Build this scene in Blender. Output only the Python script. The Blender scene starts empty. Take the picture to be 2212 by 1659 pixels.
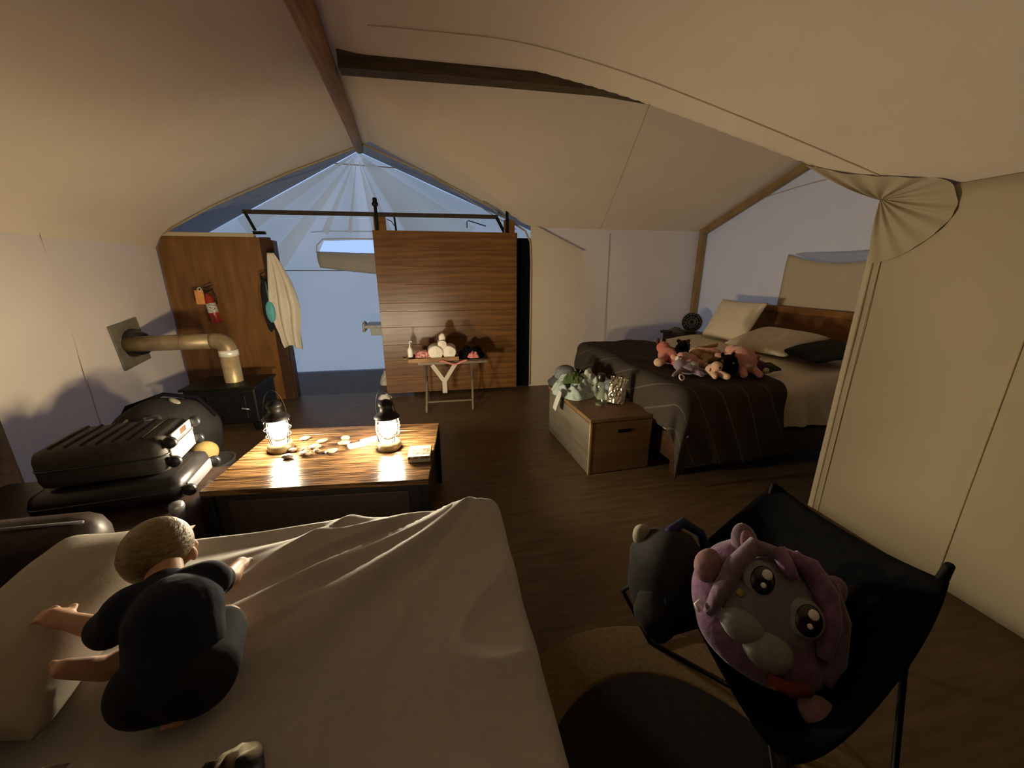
import bpy, bmesh, math, random
from mathutils import Vector, Matrix, noise
random.seed(7)
R = math.radians
PI = math.pi
SC = bpy.context.scene
COL = SC.collection

# ------------------------------------------------------------------ camera
cam = bpy.data.objects.new('camera', bpy.data.cameras.new('camera'))
COL.objects.link(cam)
cam.location = (0, 0, 1.5)
cam.rotation_euler = (R(90 - 16.0), 0, R(-10.8))
cam.data.sensor_fit = 'HORIZONTAL'
cam.data.sensor_width = 36
cam.data.lens = 36 * 831 / 2212
cam.data.clip_start = 0.02
SC.camera = cam

# ------------------------------------------------------------------ view, dusk sky
SC.view_settings.view_transform = 'Standard'
SC.view_settings.look = 'None'
SC.view_settings.exposure = 0.0
SC.view_settings.gamma = 1
SC.view_settings.use_curve_mapping = False
W = bpy.data.worlds.new('dusk'); SC.world = W; W.use_nodes = True
nt = W.node_tree; nt.nodes.clear()
out = nt.nodes.new('ShaderNodeOutputWorld'); bg = nt.nodes.new('ShaderNodeBackground')
tc = nt.nodes.new('ShaderNodeTexCoord'); sp = nt.nodes.new('ShaderNodeSeparateXYZ')
rp = nt.nodes.new('ShaderNodeValToRGB')
rp.color_ramp.elements[0].position = 0.42; rp.color_ramp.elements[0].color = (.07, .085, .10, 1)
rp.color_ramp.elements[1].position = 0.52; rp.color_ramp.elements[1].color = (.35, .52, .92, 1)
e = rp.color_ramp.elements.new(1.0); e.color = (.36, .49, .84, 1)
mp = nt.nodes.new('ShaderNodeMath'); mp.operation = 'MULTIPLY_ADD'; mp.inputs[1].default_value = .5; mp.inputs[2].default_value = .5
L = nt.links.new
L(tc.outputs['Generated'], sp.inputs[0]); L(sp.outputs['Z'], mp.inputs[0]); L(mp.outputs[0], rp.inputs[0])
L(rp.outputs[0], bg.inputs[0]); L(bg.outputs[0], out.inputs[0])
bg.inputs[1].default_value = 1.2
LANTERN = 900.0          # radiance of each lantern's glowing mantle

# ------------------------------------------------------------------ materials
def new_mat(name):
    m = bpy.data.materials.new(name); m.use_nodes = True
    t = m.node_tree; b = t.nodes['Principled BSDF']
    return m, t, b

def mat(name, col, rough=.75, var=.12, scale=14, bump=.0, metal=0, stretch=(1, 1, 1), spec=.3, col2=None, detail=3, contrast=(.3, .7), bscale=None, uv=False, sheen=0):
    m, t, b = new_mat(name)
    b.inputs['Roughness'].default_value = rough
    b.inputs['Metallic'].default_value = metal
    b.inputs['Specular IOR Level'].default_value = spec
    if sheen: b.inputs['Sheen Weight'].default_value = sheen
    c = t.nodes.new('ShaderNodeTexCoord'); mpn = t.nodes.new('ShaderNodeMapping')
    mpn.inputs['Scale'].default_value = stretch
    t.links.new(c.outputs['UV' if uv else 'Object'], mpn.inputs[0])
    n = t.nodes.new('ShaderNodeTexNoise'); n.inputs['Scale'].default_value = scale; n.inputs['Detail'].default_value = detail
    t.links.new(mpn.outputs[0], n.inputs['Vector'])
    r = t.nodes.new('ShaderNodeValToRGB')
    r.color_ramp.elements[0].position, r.color_ramp.elements[1].position = contrast
    lo = tuple(max(0, x * (1 - var)) for x in col); hi = tuple(min(1, x * (1 + var)) for x in col)
    if col2: lo, hi = col, col2
    r.color_ramp.elements[0].color = (*lo, 1); r.color_ramp.elements[1].color = (*hi, 1)
    t.links.new(n.outputs['Fac'], r.inputs[0]); t.links.new(r.outputs[0], b.inputs['Base Color'])
    if bump:
        bn = t.nodes.new('ShaderNodeBump'); bn.inputs['Strength'].default_value = bump; bn.inputs['Distance'].default_value = .01
        if bscale:
            n2 = t.nodes.new('ShaderNodeTexNoise'); n2.inputs['Scale'].default_value = bscale; n2.inputs['Detail'].default_value = 2
            t.links.new(mpn.outputs[0], n2.inputs['Vector']); t.links.new(n2.outputs['Fac'], bn.inputs['Height'])
        else:
            t.links.new(n.outputs['Fac'], bn.inputs['Height'])
        t.links.new(bn.outputs[0], b.inputs['Normal'])
    return m

def canvas_mat(name, col, trans, tcol, bump=.25):
    """woven canvas: diffuse front plus light that soaks through the weave"""
    m, t, b = new_mat(name)
    t.nodes.remove(b)
    o = t.nodes['Material Output']
    d = t.nodes.new('ShaderNodeBsdfDiffuse'); tr = t.nodes.new('ShaderNodeBsdfTranslucent'); mx = t.nodes.new('ShaderNodeMixShader')
    c = t.nodes.new('ShaderNodeTexCoord')
    n = t.nodes.new('ShaderNodeTexNoise'); n.inputs['Scale'].default_value = 3.0; n.inputs['Detail'].default_value = 4
    r = t.nodes.new('ShaderNodeValToRGB')
    r.color_ramp.elements[0].color = (*[x * .93 for x in col], 1); r.color_ramp.elements[1].color = (*[min(1, x * 1.05) for x in col], 1)
    t.links.new(c.outputs['Object'], n.inputs['Vector']); t.links.new(n.outputs['Fac'], r.inputs[0])
    t.links.new(r.outputs[0], d.inputs[0])
    tr.inputs[0].default_value = (*tcol, 1)
    mx.inputs[0].default_value = trans
    n2 = t.nodes.new('ShaderNodeTexNoise'); n2.inputs['Scale'].default_value = 1.7; n2.inputs['Detail'].default_value = 3
    bn = t.nodes.new('ShaderNodeBump'); bn.inputs['Strength'].default_value = bump; bn.inputs['Distance'].default_value = .1
    t.links.new(c.outputs['Object'], n2.inputs['Vector']); t.links.new(n2.outputs['Fac'], bn.inputs['Height'])
    t.links.new(bn.outputs[0], d.inputs['Normal'])
    t.links.new(d.outputs[0], mx.inputs[1]); t.links.new(tr.outputs[0], mx.inputs[2]); t.links.new(mx.outputs[0], o.inputs[0])
    return m

def emit_mat(name, col, s):
    m, t, b = new_mat(name); t.nodes.remove(b)
    e = t.nodes.new('ShaderNodeEmission'); e.inputs[0].default_value = (*col, 1); e.inputs[1].default_value = s
    t.links.new(e.outputs[0], t.nodes['Material Output'].inputs[0]); return m

def glass_mat(name, col, refl=.12, dense=.0):
    m, t, b = new_mat(name); t.nodes.remove(b)
    tr = t.nodes.new('ShaderNodeBsdfTransparent'); tr.inputs[0].default_value = (*col, 1)
    g = t.nodes.new('ShaderNodeBsdfGlossy'); g.inputs['Roughness'].default_value = .08
    lw = t.nodes.new('ShaderNodeLayerWeight'); lw.inputs[0].default_value = .35
    ma = t.nodes.new('ShaderNodeMath'); ma.operation = 'MULTIPLY_ADD'; ma.inputs[1].default_value = .5; ma.inputs[2].default_value = refl
    mx = t.nodes.new('ShaderNodeMixShader')
    t.links.new(lw.outputs['Facing'], ma.inputs[0]); t.links.new(ma.outputs[0], mx.inputs[0])
    t.links.new(tr.outputs[0], mx.inputs[1]); t.links.new(g.outputs[0], mx.inputs[2])
    t.links.new(mx.outputs[0], t.nodes['Material Output'].inputs[0]); return m

M = {}
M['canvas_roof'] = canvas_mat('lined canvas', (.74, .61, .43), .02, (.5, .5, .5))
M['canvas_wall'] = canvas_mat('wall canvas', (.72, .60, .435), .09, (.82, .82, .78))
M['canvas_gable'] = canvas_mat('gable canvas', (.70, .61, .46), .20, (.80, .82, .74))
M['canvas_dimmed'] = canvas_mat('dimmed heavy canvas', (.44, .365, .24), .015, (.5, .5, .5))  # near-opaque canvas; colour darkened to imitate lens falloff at the right edge
M['canvas_thin'] = canvas_mat('annex canvas', (.70, .66, .60), .80, (1.0, .91, .74), .6)
M['canvas_fold'] = canvas_mat('doubled annex canvas', (.66, .63, .58), .86, (1.0, .95, .86), .4)
M['canvas_fly'] = canvas_mat('annex fly', (.27, .26, .25), .05, (.66, .66, .68))
M['hem'] = mat('hem webbing', (.45, .36, .22), .85, .1, 60)
M['hem_dark'] = mat('dark hem webbing', (.16, .14, .12), .85, .1, 60)
M['hem_light'] = mat('light hem', (.54, .45, .31), .85, .06, 60)
M['floor'] = mat('plank floor', (.095, .058, .028), .42, .3, 3, .08, stretch=(1.2, 9, 1), spec=.35, detail=6)
M['ground'] = mat('annex floor boards', (.07, .05, .04), .5, .2, 3, stretch=(9, 1, 1))
M['door_wood'] = mat('oiled door planks', (.105, .045, .012), .33, .5, 2.2, .10, stretch=(.9, 9, 14), spec=.45, col2=(.22, .098, .026), detail=7, contrast=(.32, .68))
M['panel_wood'] = mat('plywood panel', (.14, .060, .015), .33, .5, 2.0, .06, stretch=(7, 4, 1.0), spec=.45, col2=(.24, .108, .03), detail=5, contrast=(.3, .7))
M['dark_wood'] = mat('dark stained wood', (.05, .022, .009), .5, .3, 6, .05, stretch=(1, 8, 8))
M['beam_wood'] = mat('weathered beam', (.055, .038, .020), .75, .5, 7, .2, stretch=(.6, 6, 6), col2=(.13, .095, .055), detail=6)
M['pole_wood'] = mat('peeled pole', (.26, .15, .055), .6, .3, 6, .1, stretch=(7, .6, 7), detail=5)
M['rafter_wood'] = mat('rafter wood', (.30, .20, .09), .7, .2, 6, stretch=(5, 1, 1))
M['head_wood'] = mat('headboard wood', (.20, .085, .022), .5, .3, 3, .04, stretch=(6, .6, 6), detail=5)
M['chest_wood'] = mat('chest oak', (.16, .088, .036), .5, .22, 3, .05, stretch=(.8, 6, 6), detail=6)
M['chest_side'] = mat('chest side board', (.12, .10, .07), .6, .2, 3, stretch=(8, 1, 8))
M['tray_wood'] = mat('tray wood', (.25, .13, .05), .5, .3, 8, stretch=(1, 8, 8))
M['black_iron'] = mat('black iron', (.012, .011, .010), .5, .3, 30, .05, metal=.6)
M['rail_iron'] = mat('rail iron', (.05, .04, .03), .5, .2, 30, metal=.3)
M['lantern_metal'] = mat('lantern dark metal', (.014, .012, .010), .5, .2, 40, metal=.3)
M['lantern_base'] = mat('lantern brass tank', (.17, .13, .07), .32, .15, 30, metal=.55)
M['mantle'] = emit_mat('lantern glow', (1, .86, .62), LANTERN)
M['globe'] = glass_mat('lantern globe', (.98, .97, .95), .03)
M['black_cloth'] = mat('black canvas cloth', (.004, .004, .005), .95, .3, 40, .05, spec=.08)
M['dark_cloth'] = mat('dark duffel cloth', (.016, .014, .012), .9, .3, 40, .1)
M['leather'] = mat('dark leather', (.028, .017, .012), .45, .3, 24, .15)
M['suit'] = mat('ribbed charcoal suitcase cloth', (.040, .035, .028), .6, .25, 40, .1)
M['suit2'] = mat('black suitcase shell', (.014, .012, .012), .35, .2, 30)
M['suit_plate'] = mat('pale wheel plate', (.36, .32, .24), .4, .1, 20)
M['silver'] = mat('silver plate', (.26, .25, .26), .3, .1, 20, metal=.55)
M['rubber'] = mat('black rubber', (.01, .01, .01), .35, .1, 30, spec=.6)
M['sheet'] = mat('cream cotton sheet', (.43, .405, .37), .85, .05, 30, .05, bscale=140)
M['pillowcase'] = mat('cream pillow cotton', (.36, .315, .25), .85, .04, 30, .05, bscale=120)
M['duvet'] = mat('ivory duvet cotton', (.72, .62, .46), .85, .04, 20, .05, bscale=120)
M['dark_pillow'] = mat('dark green velvet', (.014, .016, .010), .9, .2, 30)
M['towel'] = mat('white terry towel', (.74, .66, .54), .95, .06, 60, .3, bscale=300)
M['white'] = mat('white paper', (.78, .74, .68), .7, .04, 20)
M['grey_white'] = mat('grey white enamel', (.50, .50, .46), .5, .1, 20)
M['teal'] = mat('teal plastic', (.12, .42, .45), .5, .1, 20)
M['red'] = mat('red enamel', (.33, .025, .012), .35, .1, 20, spec=.5)
M['orange'] = mat('orange tag card', (.80, .34, .10), .7, .08, 30)
M['label_paper'] = mat('white label with fine print', (.12, .11, .10), .6, .3, 90, col2=(.66, .62, .54), contrast=(.38, .5))
M['pipe'] = mat('tan stovepipe metal', (.30, .22, .12), .45, .3, 7, .08, metal=.4)
M['pipe_v'] = mat('pale stovepipe metal', (.46, .35, .19), .42, .2, 9, metal=.35)
M['collar'] = mat('bright pipe collar', (.90, .84, .70), .3, .05, 20, metal=.3)
M['flash'] = mat('grey flashing plate', (.22, .19, .13), .55, .2, 10, metal=.3)
M['pebble_a'] = mat('pale shell', (.19, .155, .11), .55, .2, 60, .2)
M['pebble_b'] = mat('brown stone', (.17, .11, .07), .6, .3, 50, .2)
M['pebble_c'] = mat('grey stone', (.13, .11, .09), .6, .3, 50, .2)
M['blue_card'] = mat('blue grey card', (.11, .11, .20), .45, .15, 40)
M['grey_card'] = mat('grey card', (.15, .14, .145), .45, .2, 40)
M['box_print'] = mat('printed box lid', (.07, .03, .015), .5, .3, 55, col2=(.27, .22, .15), contrast=(.42, .58), detail=4, stretch=(1, 1.5, 1))
M['box_white'] = mat('box lettering white', (.36, .35, .32), .5, .04, 30)
M['pink'] = mat('pink cloth', (.60, .20, .17), .85, .2, 30, .1)
M['pink_print'] = mat('pink patterned pack', (.26, .06, .06), .6, .2, 55, col2=(.62, .30, .26), contrast=(.42, .58))
M['pale_strap'] = mat('pale strap', (.45, .40, .32), .85, .1, 60)
M['steel'] = mat('rack leg', (.16, .12, .08), .5, .1, 30, metal=.3)
M['shirt_grey'] = mat('pale grey knit', (.42, .43, .38), .9, .1, 40, .15)
M['shirt_mint'] = mat('pale mint cotton', (.34, .40, .36), .9, .1, 40, .15)
M['green'] = mat('olive green cloth', (.065, .095, .03), .9, .2, 40, .1)
M['hat_grey'] = mat('grey hat felt', (.15, .155, .16), .95, .15, 60, .1)
M['hat_dark'] = mat('hat brim felt', (.055, .06, .06), .95, .15, 60, .1)
M['blue_grey'] = mat('blue grey cloth', (.22, .25, .29), .9, .12, 40, .1)
M['bottle'] = glass_mat('clear bottle plastic', (.80, .86, .74), .10)
M['foil'] = mat('silver foil', (.80, .72, .62), .22, .1, 14, .5, metal=.9)
M['plush_pink'] = mat('pink plush', (.62, .30, .23), .95, .1, 80, .2, sheen=.3)
M['plush_peach'] = mat('peach plush', (.68, .43, .28), .95, .1, 80, .2, sheen=.3)
M['plush_red'] = mat('coral plush', (.52, .16, .11), .95, .1, 80, .2, sheen=.3)
M['plush_tan'] = mat('tan plush', (.50, .32, .17), .95, .1, 80, .2, sheen=.3)
M['plush_lilac'] = mat('lilac plush', (.26, .19, .24), .95, .15, 80, .2, sheen=.3)
M['plush_purple'] = mat('plum plush', (.10, .04, .09), .95, .15, 80, .2)
M['plush_brown'] = mat('brown plush', (.10, .04, .025), .95, .15, 80, .2)
M['plush_olive'] = mat('olive plush', (.05, .05, .012), .95, .15, 80, .2)
M['plush_cream'] = mat('cream plush', (.62, .55, .42), .95, .1, 80, .2)
M['pack_purple'] = mat('purple plush pile', (.20, .10, .19), .95, .25, 60, .3, sheen=.4)
M['pack_mauve'] = mat('mauve plush pile', (.18, .12, .16), .95, .2, 60, .3, sheen=.4)
M['pack_face'] = mat('grey lilac plush', (.20, .175, .20), .95, .12, 60, .2, sheen=.3)
M['pack_pale'] = mat('pale grey plush', (.26, .26, .24), .95, .1, 60, .2)
M['pack_pink'] = mat('rose plush', (.26, .15, .16), .95, .15, 60, .2)
M['pack_red'] = mat('rust red trim', (.16, .035, .02), .9, .15, 60)
M['pack_gold'] = mat('gold trim', (.40, .30, .08), .6, .1, 60)
M['eye'] = mat('glossy black eye', (.006, .005, .006), .15, .1, 30, spec=.7)
M['eye_white'] = mat('eye highlight', (.85, .82, .78), .3, .03, 30)
M['navy'] = mat('navy strap', (.012, .02, .07), .8, .2, 40)
M['navy_shirt'] = mat('navy jersey', (.010, .013, .028), .9, .2, 50, .1)
M['shorts'] = mat('dark shorts', (.010, .009, .010), .9, .2, 50, .1)
M['skin'] = mat('child skin', (.52, .30, .19), .55, .06, 30, .03)
M['hair'] = mat('short fair hair', (.24, .165, .065), .5, .3, 60, .4, spec=.4, stretch=(1, 1, 3))
M['rug_tan'] = mat('tan woven rug border', (.17, .115, .055), .95, .15, 60, .2)
M['rug_dark'] = mat('dark woven rug', (.016, .012, .008), .95, .25, 60, .2)
M['ochre'] = mat('ochre plush', (.25, .17, .06), .9, .15, 30)
M['grey_fabric'] = mat('grey fabric', (.17, .165, .145), .9, .1, 30, .1)
M['patch_tan'] = mat('tan patch', (.30, .27, .20), .8, .1, 30)
M['patch_pink'] = mat('pink patch', (.38, .26, .27), .8, .1, 30)
M['fan_black'] = mat('fan black plastic', (.010, .009, .008), .4, .1, 30)
M['fan_grey'] = mat('fan grey plastic', (.16, .15, .14), .4, .1, 30)
M['print_cloth'] = mat('dark printed cloth', (.02, .016, .014), .85, .3, 9, col2=(.42, .37, .26), contrast=(.50, .56), detail=2)

# blanket: charcoal wool with thin pale stripes woven across its width
def blanket_mat():
    m, t, b = new_mat('charcoal striped blanket')
    b.inputs['Roughness'].default_value = .95; b.inputs['Specular IOR Level'].default_value = .1
    c = t.nodes.new('ShaderNodeTexCoord'); s = t.nodes.new('ShaderNodeSeparateXYZ')
    t.links.new(c.outputs['UV'], s.inputs[0])
    md = t.nodes.new('ShaderNodeMath'); md.operation = 'FRACT'
    ml = t.nodes.new('ShaderNodeMath'); ml.operation = 'MULTIPLY'; ml.inputs[1].default_value = 5.2
    sk = t.nodes.new('ShaderNodeMath'); sk.operation = 'MULTIPLY_ADD'; sk.inputs[1].default_value = .42
    t.links.new(s.outputs['Y'], sk.inputs[0]); t.links.new(s.outputs['X'], sk.inputs[2]); t.links.new(sk.outputs[0], ml.inputs[0]); t.links.new(ml.outputs[0], md.inputs[0])
    r = t.nodes.new('ShaderNodeValToRGB')
    r.color_ramp.elements[0].position = .0; r.color_ramp.elements[0].color = (.052, .041, .033, 1)
    r.color_ramp.elements[1].position = .84; r.color_ramp.elements[1].color = (.052, .041, .033, 1)
    for p, cc in ((.89, (.125, .105, .085, 1)), (.93, (.052, .041, .033, 1))):
        e = r.color_ramp.elements.new(p); e.color = cc
    n = t.nodes.new('ShaderNodeTexNoise'); n.inputs['Scale'].default_value = 90
    t.links.new(c.outputs['Object'], n.inputs['Vector'])
    bn = t.nodes.new('ShaderNodeBump'); bn.inputs['Strength'].default_value = .3; bn.inputs['Distance'].default_value = .004
    t.links.new(n.outputs['Fac'], bn.inputs['Height']); t.links.new(bn.outputs[0], b.inputs['Normal'])
    t.links.new(md.outputs[0], r.inputs[0]); t.links.new(r.outputs[0], b.inputs['Base Color'])
    return m
M['blanket'] = blanket_mat()

# table top: glossy, deeply brushed boards
def table_mat():
    m, t, b = new_mat('glossy brushed table boards')
    c = t.nodes.new('ShaderNodeTexCoord'); mp_ = t.nodes.new('ShaderNodeMapping'); mp_.inputs['Scale'].default_value = (4.5, 75, 75)
    n = t.nodes.new('ShaderNodeTexNoise'); n.inputs['Scale'].default_value = 1.0; n.inputs['Detail'].default_value = 5
    t.links.new(c.outputs['Object'], mp_.inputs[0]); t.links.new(mp_.outputs[0], n.inputs['Vector'])
    r = t.nodes.new('ShaderNodeValToRGB')
    r.color_ramp.elements[0].position = .42; r.color_ramp.elements[0].color = (.028, .014, .006, 1)
    r.color_ramp.elements[1].position = .66; r.color_ramp.elements[1].color = (.16, .085, .035, 1)
    t.links.new(n.outputs['Fac'], r.inputs[0]); t.links.new(r.outputs[0], b.inputs['Base Color'])
    b.inputs['Roughness'].default_value = .20; b.inputs['Specular IOR Level'].default_value = .22
    bn = t.nodes.new('ShaderNodeBump'); bn.inputs['Strength'].default_value = .55; bn.inputs['Distance'].default_value = .006
    t.links.new(n.outputs['Fac'], bn.inputs['Height']); t.links.new(bn.outputs[0], b.inputs['Normal'])
    return m
M['table_top'] = table_mat()

# ------------------------------------------------------------------ mesh helpers
def obj(name, bm, m, parent=None, smooth=True, loc=None):
    me = bpy.data.meshes.new(name)
    bm.normal_update(); bm.to_mesh(me); bm.free()
    o = bpy.data.objects.new(name, me); COL.objects.link(o)
    if m is not None: me.materials.append(m)
    if smooth:
        for p in me.polygons: p.use_smooth = True
    if loc: o.location = loc
    if parent: o.parent = parent
    return o
def flat(name, bm, m, parent=None, loc=None): return obj(name, bm, m, parent, False, loc)
def tag(o, label, cat, group=None):
    o['label'] = label; o['category'] = cat
    if group: o['group'] = group
    return o
def struct(o, label=None):
    o['kind'] = 'structure'
    if label: o['label'] = label
    return o
def thing(name, label, cat, loc=(0, 0, 0), rot=(0, 0, 0), group=None):
    o = bpy.data.objects.new(name, None); COL.objects.link(o)
    o.empty_display_size = .05
    o.location = loc; o.rotation_euler = rot
    return tag(o, label, cat, group)
def dup(root, loc, rz=None, label=None):
    r = root.copy(); COL.objects.link(r); r.location = loc
    if rz is not None: r.rotation_euler = (0, 0, rz)
    if label: r['label'] = label
    for ch in list(root.children):
        c = ch.copy(); COL.objects.link(c); c.parent = r
        for g in list(ch.children):
            d = g.copy(); COL.objects.link(d); d.parent = c
    return r

def box(bm, c, s, bev=0.0, rot=None, seg=2):
    r = bmesh.ops.create_cube(bm, size=1)
    vs = r['verts']
    bmesh.ops.scale(bm, vec=s, verts=vs)
    if bev:
        es = list({e for v in vs for e in v.link_edges})
        q = bmesh.ops.bevel(bm, geom=es, offset=min(bev, min(s) * .49), segments=seg, affect='EDGES', profile=.5)
        vs = list({v for f in q['faces'] for v in f.verts} | {v for v in vs if v.is_valid})
    mtx = Matrix.Translation(c) @ (rot.to_4x4() if rot is not None else Matrix.Identity(4))
    bmesh.ops.transform(bm, matrix=mtx, verts=vs)
    return vs
def B(c, s, bev=.004, rot=None):
    bm = bmesh.new(); box(bm, c, s, bev, rot); return bm
def bar(bm, a, b, w, h, bev=.002):
    a, b = Vector(a), Vector(b); d = b - a
    q = d.to_track_quat('X', 'Z').to_matrix()
    box(bm, (a + b) / 2, (d.length, w, h), bev, q)
def BAR(a, b, w, h, bev=.002):
    bm = bmesh.new(); bar(bm, a, b, w, h, bev); return bm
def tube(bm, pts, r, seg=10, closed=False, cap=True):
    pts = [Vector(p) for p in pts]; n = len(pts)
    rs = r if isinstance(r, (list, tuple)) else [r] * n
    rings = []; up = Vector((.13, .21, .97))
    for i, p in enumerate(pts):
        if closed: t = pts[(i + 1) % n] - pts[i - 1]
        else: t = pts[min(i + 1, n - 1)] - pts[max(i - 1, 0)]
        t.normalize()
        x = up - t * up.dot(t)
        if x.length < .05: x = Vector((1, 0, 0)) - t * t.x
        x.normalize(); y = t.cross(x); up = x
        rings.append([bm.verts.new(p + (x * math.cos(a) + y * math.sin(a)) * rs[i]) for a in [2 * PI * k / seg for k in range(seg)]])
    for i in range(n if closed else n - 1):
        A, Bq = rings[i], rings[(i + 1) % n]
        for k in range(seg):
            bm.faces.new((A[k], A[(k + 1) % seg], Bq[(k + 1) % seg], Bq[k]))
    if cap and not closed:
        bm.faces.new(rings[0][::-1]); bm.faces.new(rings[-1])
def TUBE(pts, r, seg=10, closed=False):
    bm = bmesh.new(); tube(bm, pts, r, seg, closed); return bm
def lathe(bm, prof, seg=24, c=(0, 0, 0), mtx=None):
    c = Vector(c); rings = []
    for (r, z) in prof:
        if r < 1e-5: rings.append([bm.verts.new(Vector((0, 0, z)))])
        else: rings.append([bm.verts.new(Vector((r * math.cos(2 * PI * k / seg), r * math.sin(2 * PI * k / seg), z))) for k in range(seg)])
    for A, Bq in zip(rings, rings[1:]):
        if len(A) == 1 and len(Bq) == 1: continue
        for k in range(seg):
            if len(A) == 1: bm.faces.new((A[0], Bq[(k + 1) % seg], Bq[k]))
            elif len(Bq) == 1: bm.faces.new((A[k], A[(k + 1) % seg], Bq[0]))
            else: bm.faces.new((A[k], A[(k + 1) % seg], Bq[(k + 1) % seg], Bq[k]))
    vs = [v for q in rings for v in q]
    if mtx is not None: bmesh.ops.transform(bm, matrix=mtx, verts=vs)
    bmesh.ops.translate(bm, vec=c, verts=vs)
def LATHE(prof, seg=24, c=(0, 0, 0), mtx=None):
    bm = bmesh.new(); lathe(bm, prof, seg, c, mtx); return bm
def blob(bm, c, s, sub=3, amp=.0, freq=6, rot=None, seed=0):
    r = bmesh.ops.create_icosphere(bm, subdivisions=sub, radius=1)
    for v in r['verts']:
        k = 1 + amp * noise.noise(v.co * freq * .3 + Vector((seed * 3.1, seed, 0)))
        v.co = Vector((v.co.x * s[0], v.co.y * s[1], v.co.z * s[2])) * k
        if rot is not None: v.co = rot @ v.co
        v.co += Vector(c)
def BLOB(c, s, sub=3, amp=0, freq=6, rot=None, seed=0):
    bm = bmesh.new(); blob(bm, c, s, sub, amp, freq, rot, seed); return bm
def capsule(bm, a, b, ra, rb, seg=14):
    a, b = Vector(a), Vector(b); d = (b - a); Ln = max(d.length, 1e-4); pts = []; rs = []
    u = d / Ln
    for k in range(6): 
        t = -PI / 2 + (PI / 2) * (k + .35) / 6
        pts.append(a + u * ra * math.sin(t)); rs.append(ra * math.cos(t))
    for k in range(5):
        f = k / 4; pts.append(a + d * f); rs.append(ra + (rb - ra) * f)
    for k in range(6):
        t = (PI / 2) * (k + .65) / 6
        pts.append(b + u * rb * math.sin(t)); rs.append(rb * math.cos(t))
    tube(bm, pts, rs, seg)
def fuse(name, bm, m, parent=None, voxel=.005, it=6, loc=None):
    """melt overlapping solids into one continuous skin"""
    o = obj('tmp_fuse', bm, None)
    rm = o.modifiers.new('r', 'REMESH'); rm.mode = 'VOXEL'; rm.voxel_size = voxel
    sm = o.modifiers.new('s', 'SMOOTH'); sm.iterations = it; sm.factor = .5
    dg = bpy.context.evaluated_depsgraph_get()
    me = bpy.data.meshes.new_from_object(o.evaluated_get(dg))
    old = o.data; bpy.data.objects.remove(o); bpy.data.meshes.remove(old)
    me.name = name
    n = bpy.data.objects.new(name, me); COL.objects.link(n)
    me.materials.clear(); me.materials.append(m)
    for p in me.polygons: p.use_smooth = True
    if parent: n.parent = parent
    if loc: n.location = loc
    return n
def grid(bm, nu, nv, fn, uvfn=None):
    uv = bm.loops.layers.uv.verify() if uvfn else None
    V = [[bm.verts.new(fn(i / nu, j / nv)) for j in range(nv + 1)] for i in range(nu + 1)]
    for i in range(nu):
        for j in range(nv):
            f = bm.faces.new((V[i][j], V[i + 1][j], V[i + 1][j + 1], V[i][j + 1]))
            if uvfn:
                for l, (a, b) in zip(f.loops, ((i, j), (i + 1, j), (i + 1, j + 1), (i, j + 1))):
                    l[uv].uv = uvfn(a / nu, b / nv)
    return V
def GRID(nu, nv, fn, uvfn=None):
    bm = bmesh.new(); grid(bm, nu, nv, fn, uvfn); return bm
def solid(bm, th):
    bmesh.ops.recalc_face_normals(bm, faces=bm.faces)
    bmesh.ops.solidify(bm, geom=bm.faces[:], thickness=th); return bm
def N(x, y=0, z=0): return noise.noise(Vector((x, y, z)))
def poly_prism(pts, y0, y1):
    """closed outline in (x, z) extruded along y"""
    bm = bmesh.new()
    a = [bm.verts.new((x, y0, z)) for x, z in pts]; b = [bm.verts.new((x, y1, z)) for x, z in pts]
    bm.faces.new(a); bm.faces.new(b[::-1])
    for i in range(len(pts)):
        bm.faces.new((a[i], b[i], b[(i + 1) % len(pts)], a[(i + 1) % len(pts)]))
    bmesh.ops.recalc_face_normals(bm, faces=bm.faces); return bm
def pillow_bm(w, d, h, n=26, seed=0, crease=.006):
    """stuffed pillow, w along x, d along y, pinched corners, base at z=0"""
    bm = bmesh.new()
    def shape(u, v, sg):
        x, y = u * 2 - 1, v * 2 - 1
        k = (1 - abs(x) ** 3.2) * (1 - abs(y) ** 3.2)
        k = max(k, 0) ** .55
        px = x * w / 2 * (1 - .07 * (1 - y * y)); py = y * d / 2 * (1 - .07 * (1 - x * x))
        z = h / 2 + sg * (h / 2) * k * (1 if sg > 0 else .9)
        z += crease * N(x * 3 + seed, y * 3, sg) * min(1, k * 3)
        return Vector((px, py, z))
    grid(bm, n, n, lambda u, v: shape(u, v, 1)); grid(bm, n, n, lambda u, v: shape(u, v, -1))
    bmesh.ops.remove_doubles(bm, verts=bm.verts, dist=.0015)
    bmesh.ops.recalc_face_normals(bm, faces=bm.faces)
    return bm
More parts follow.
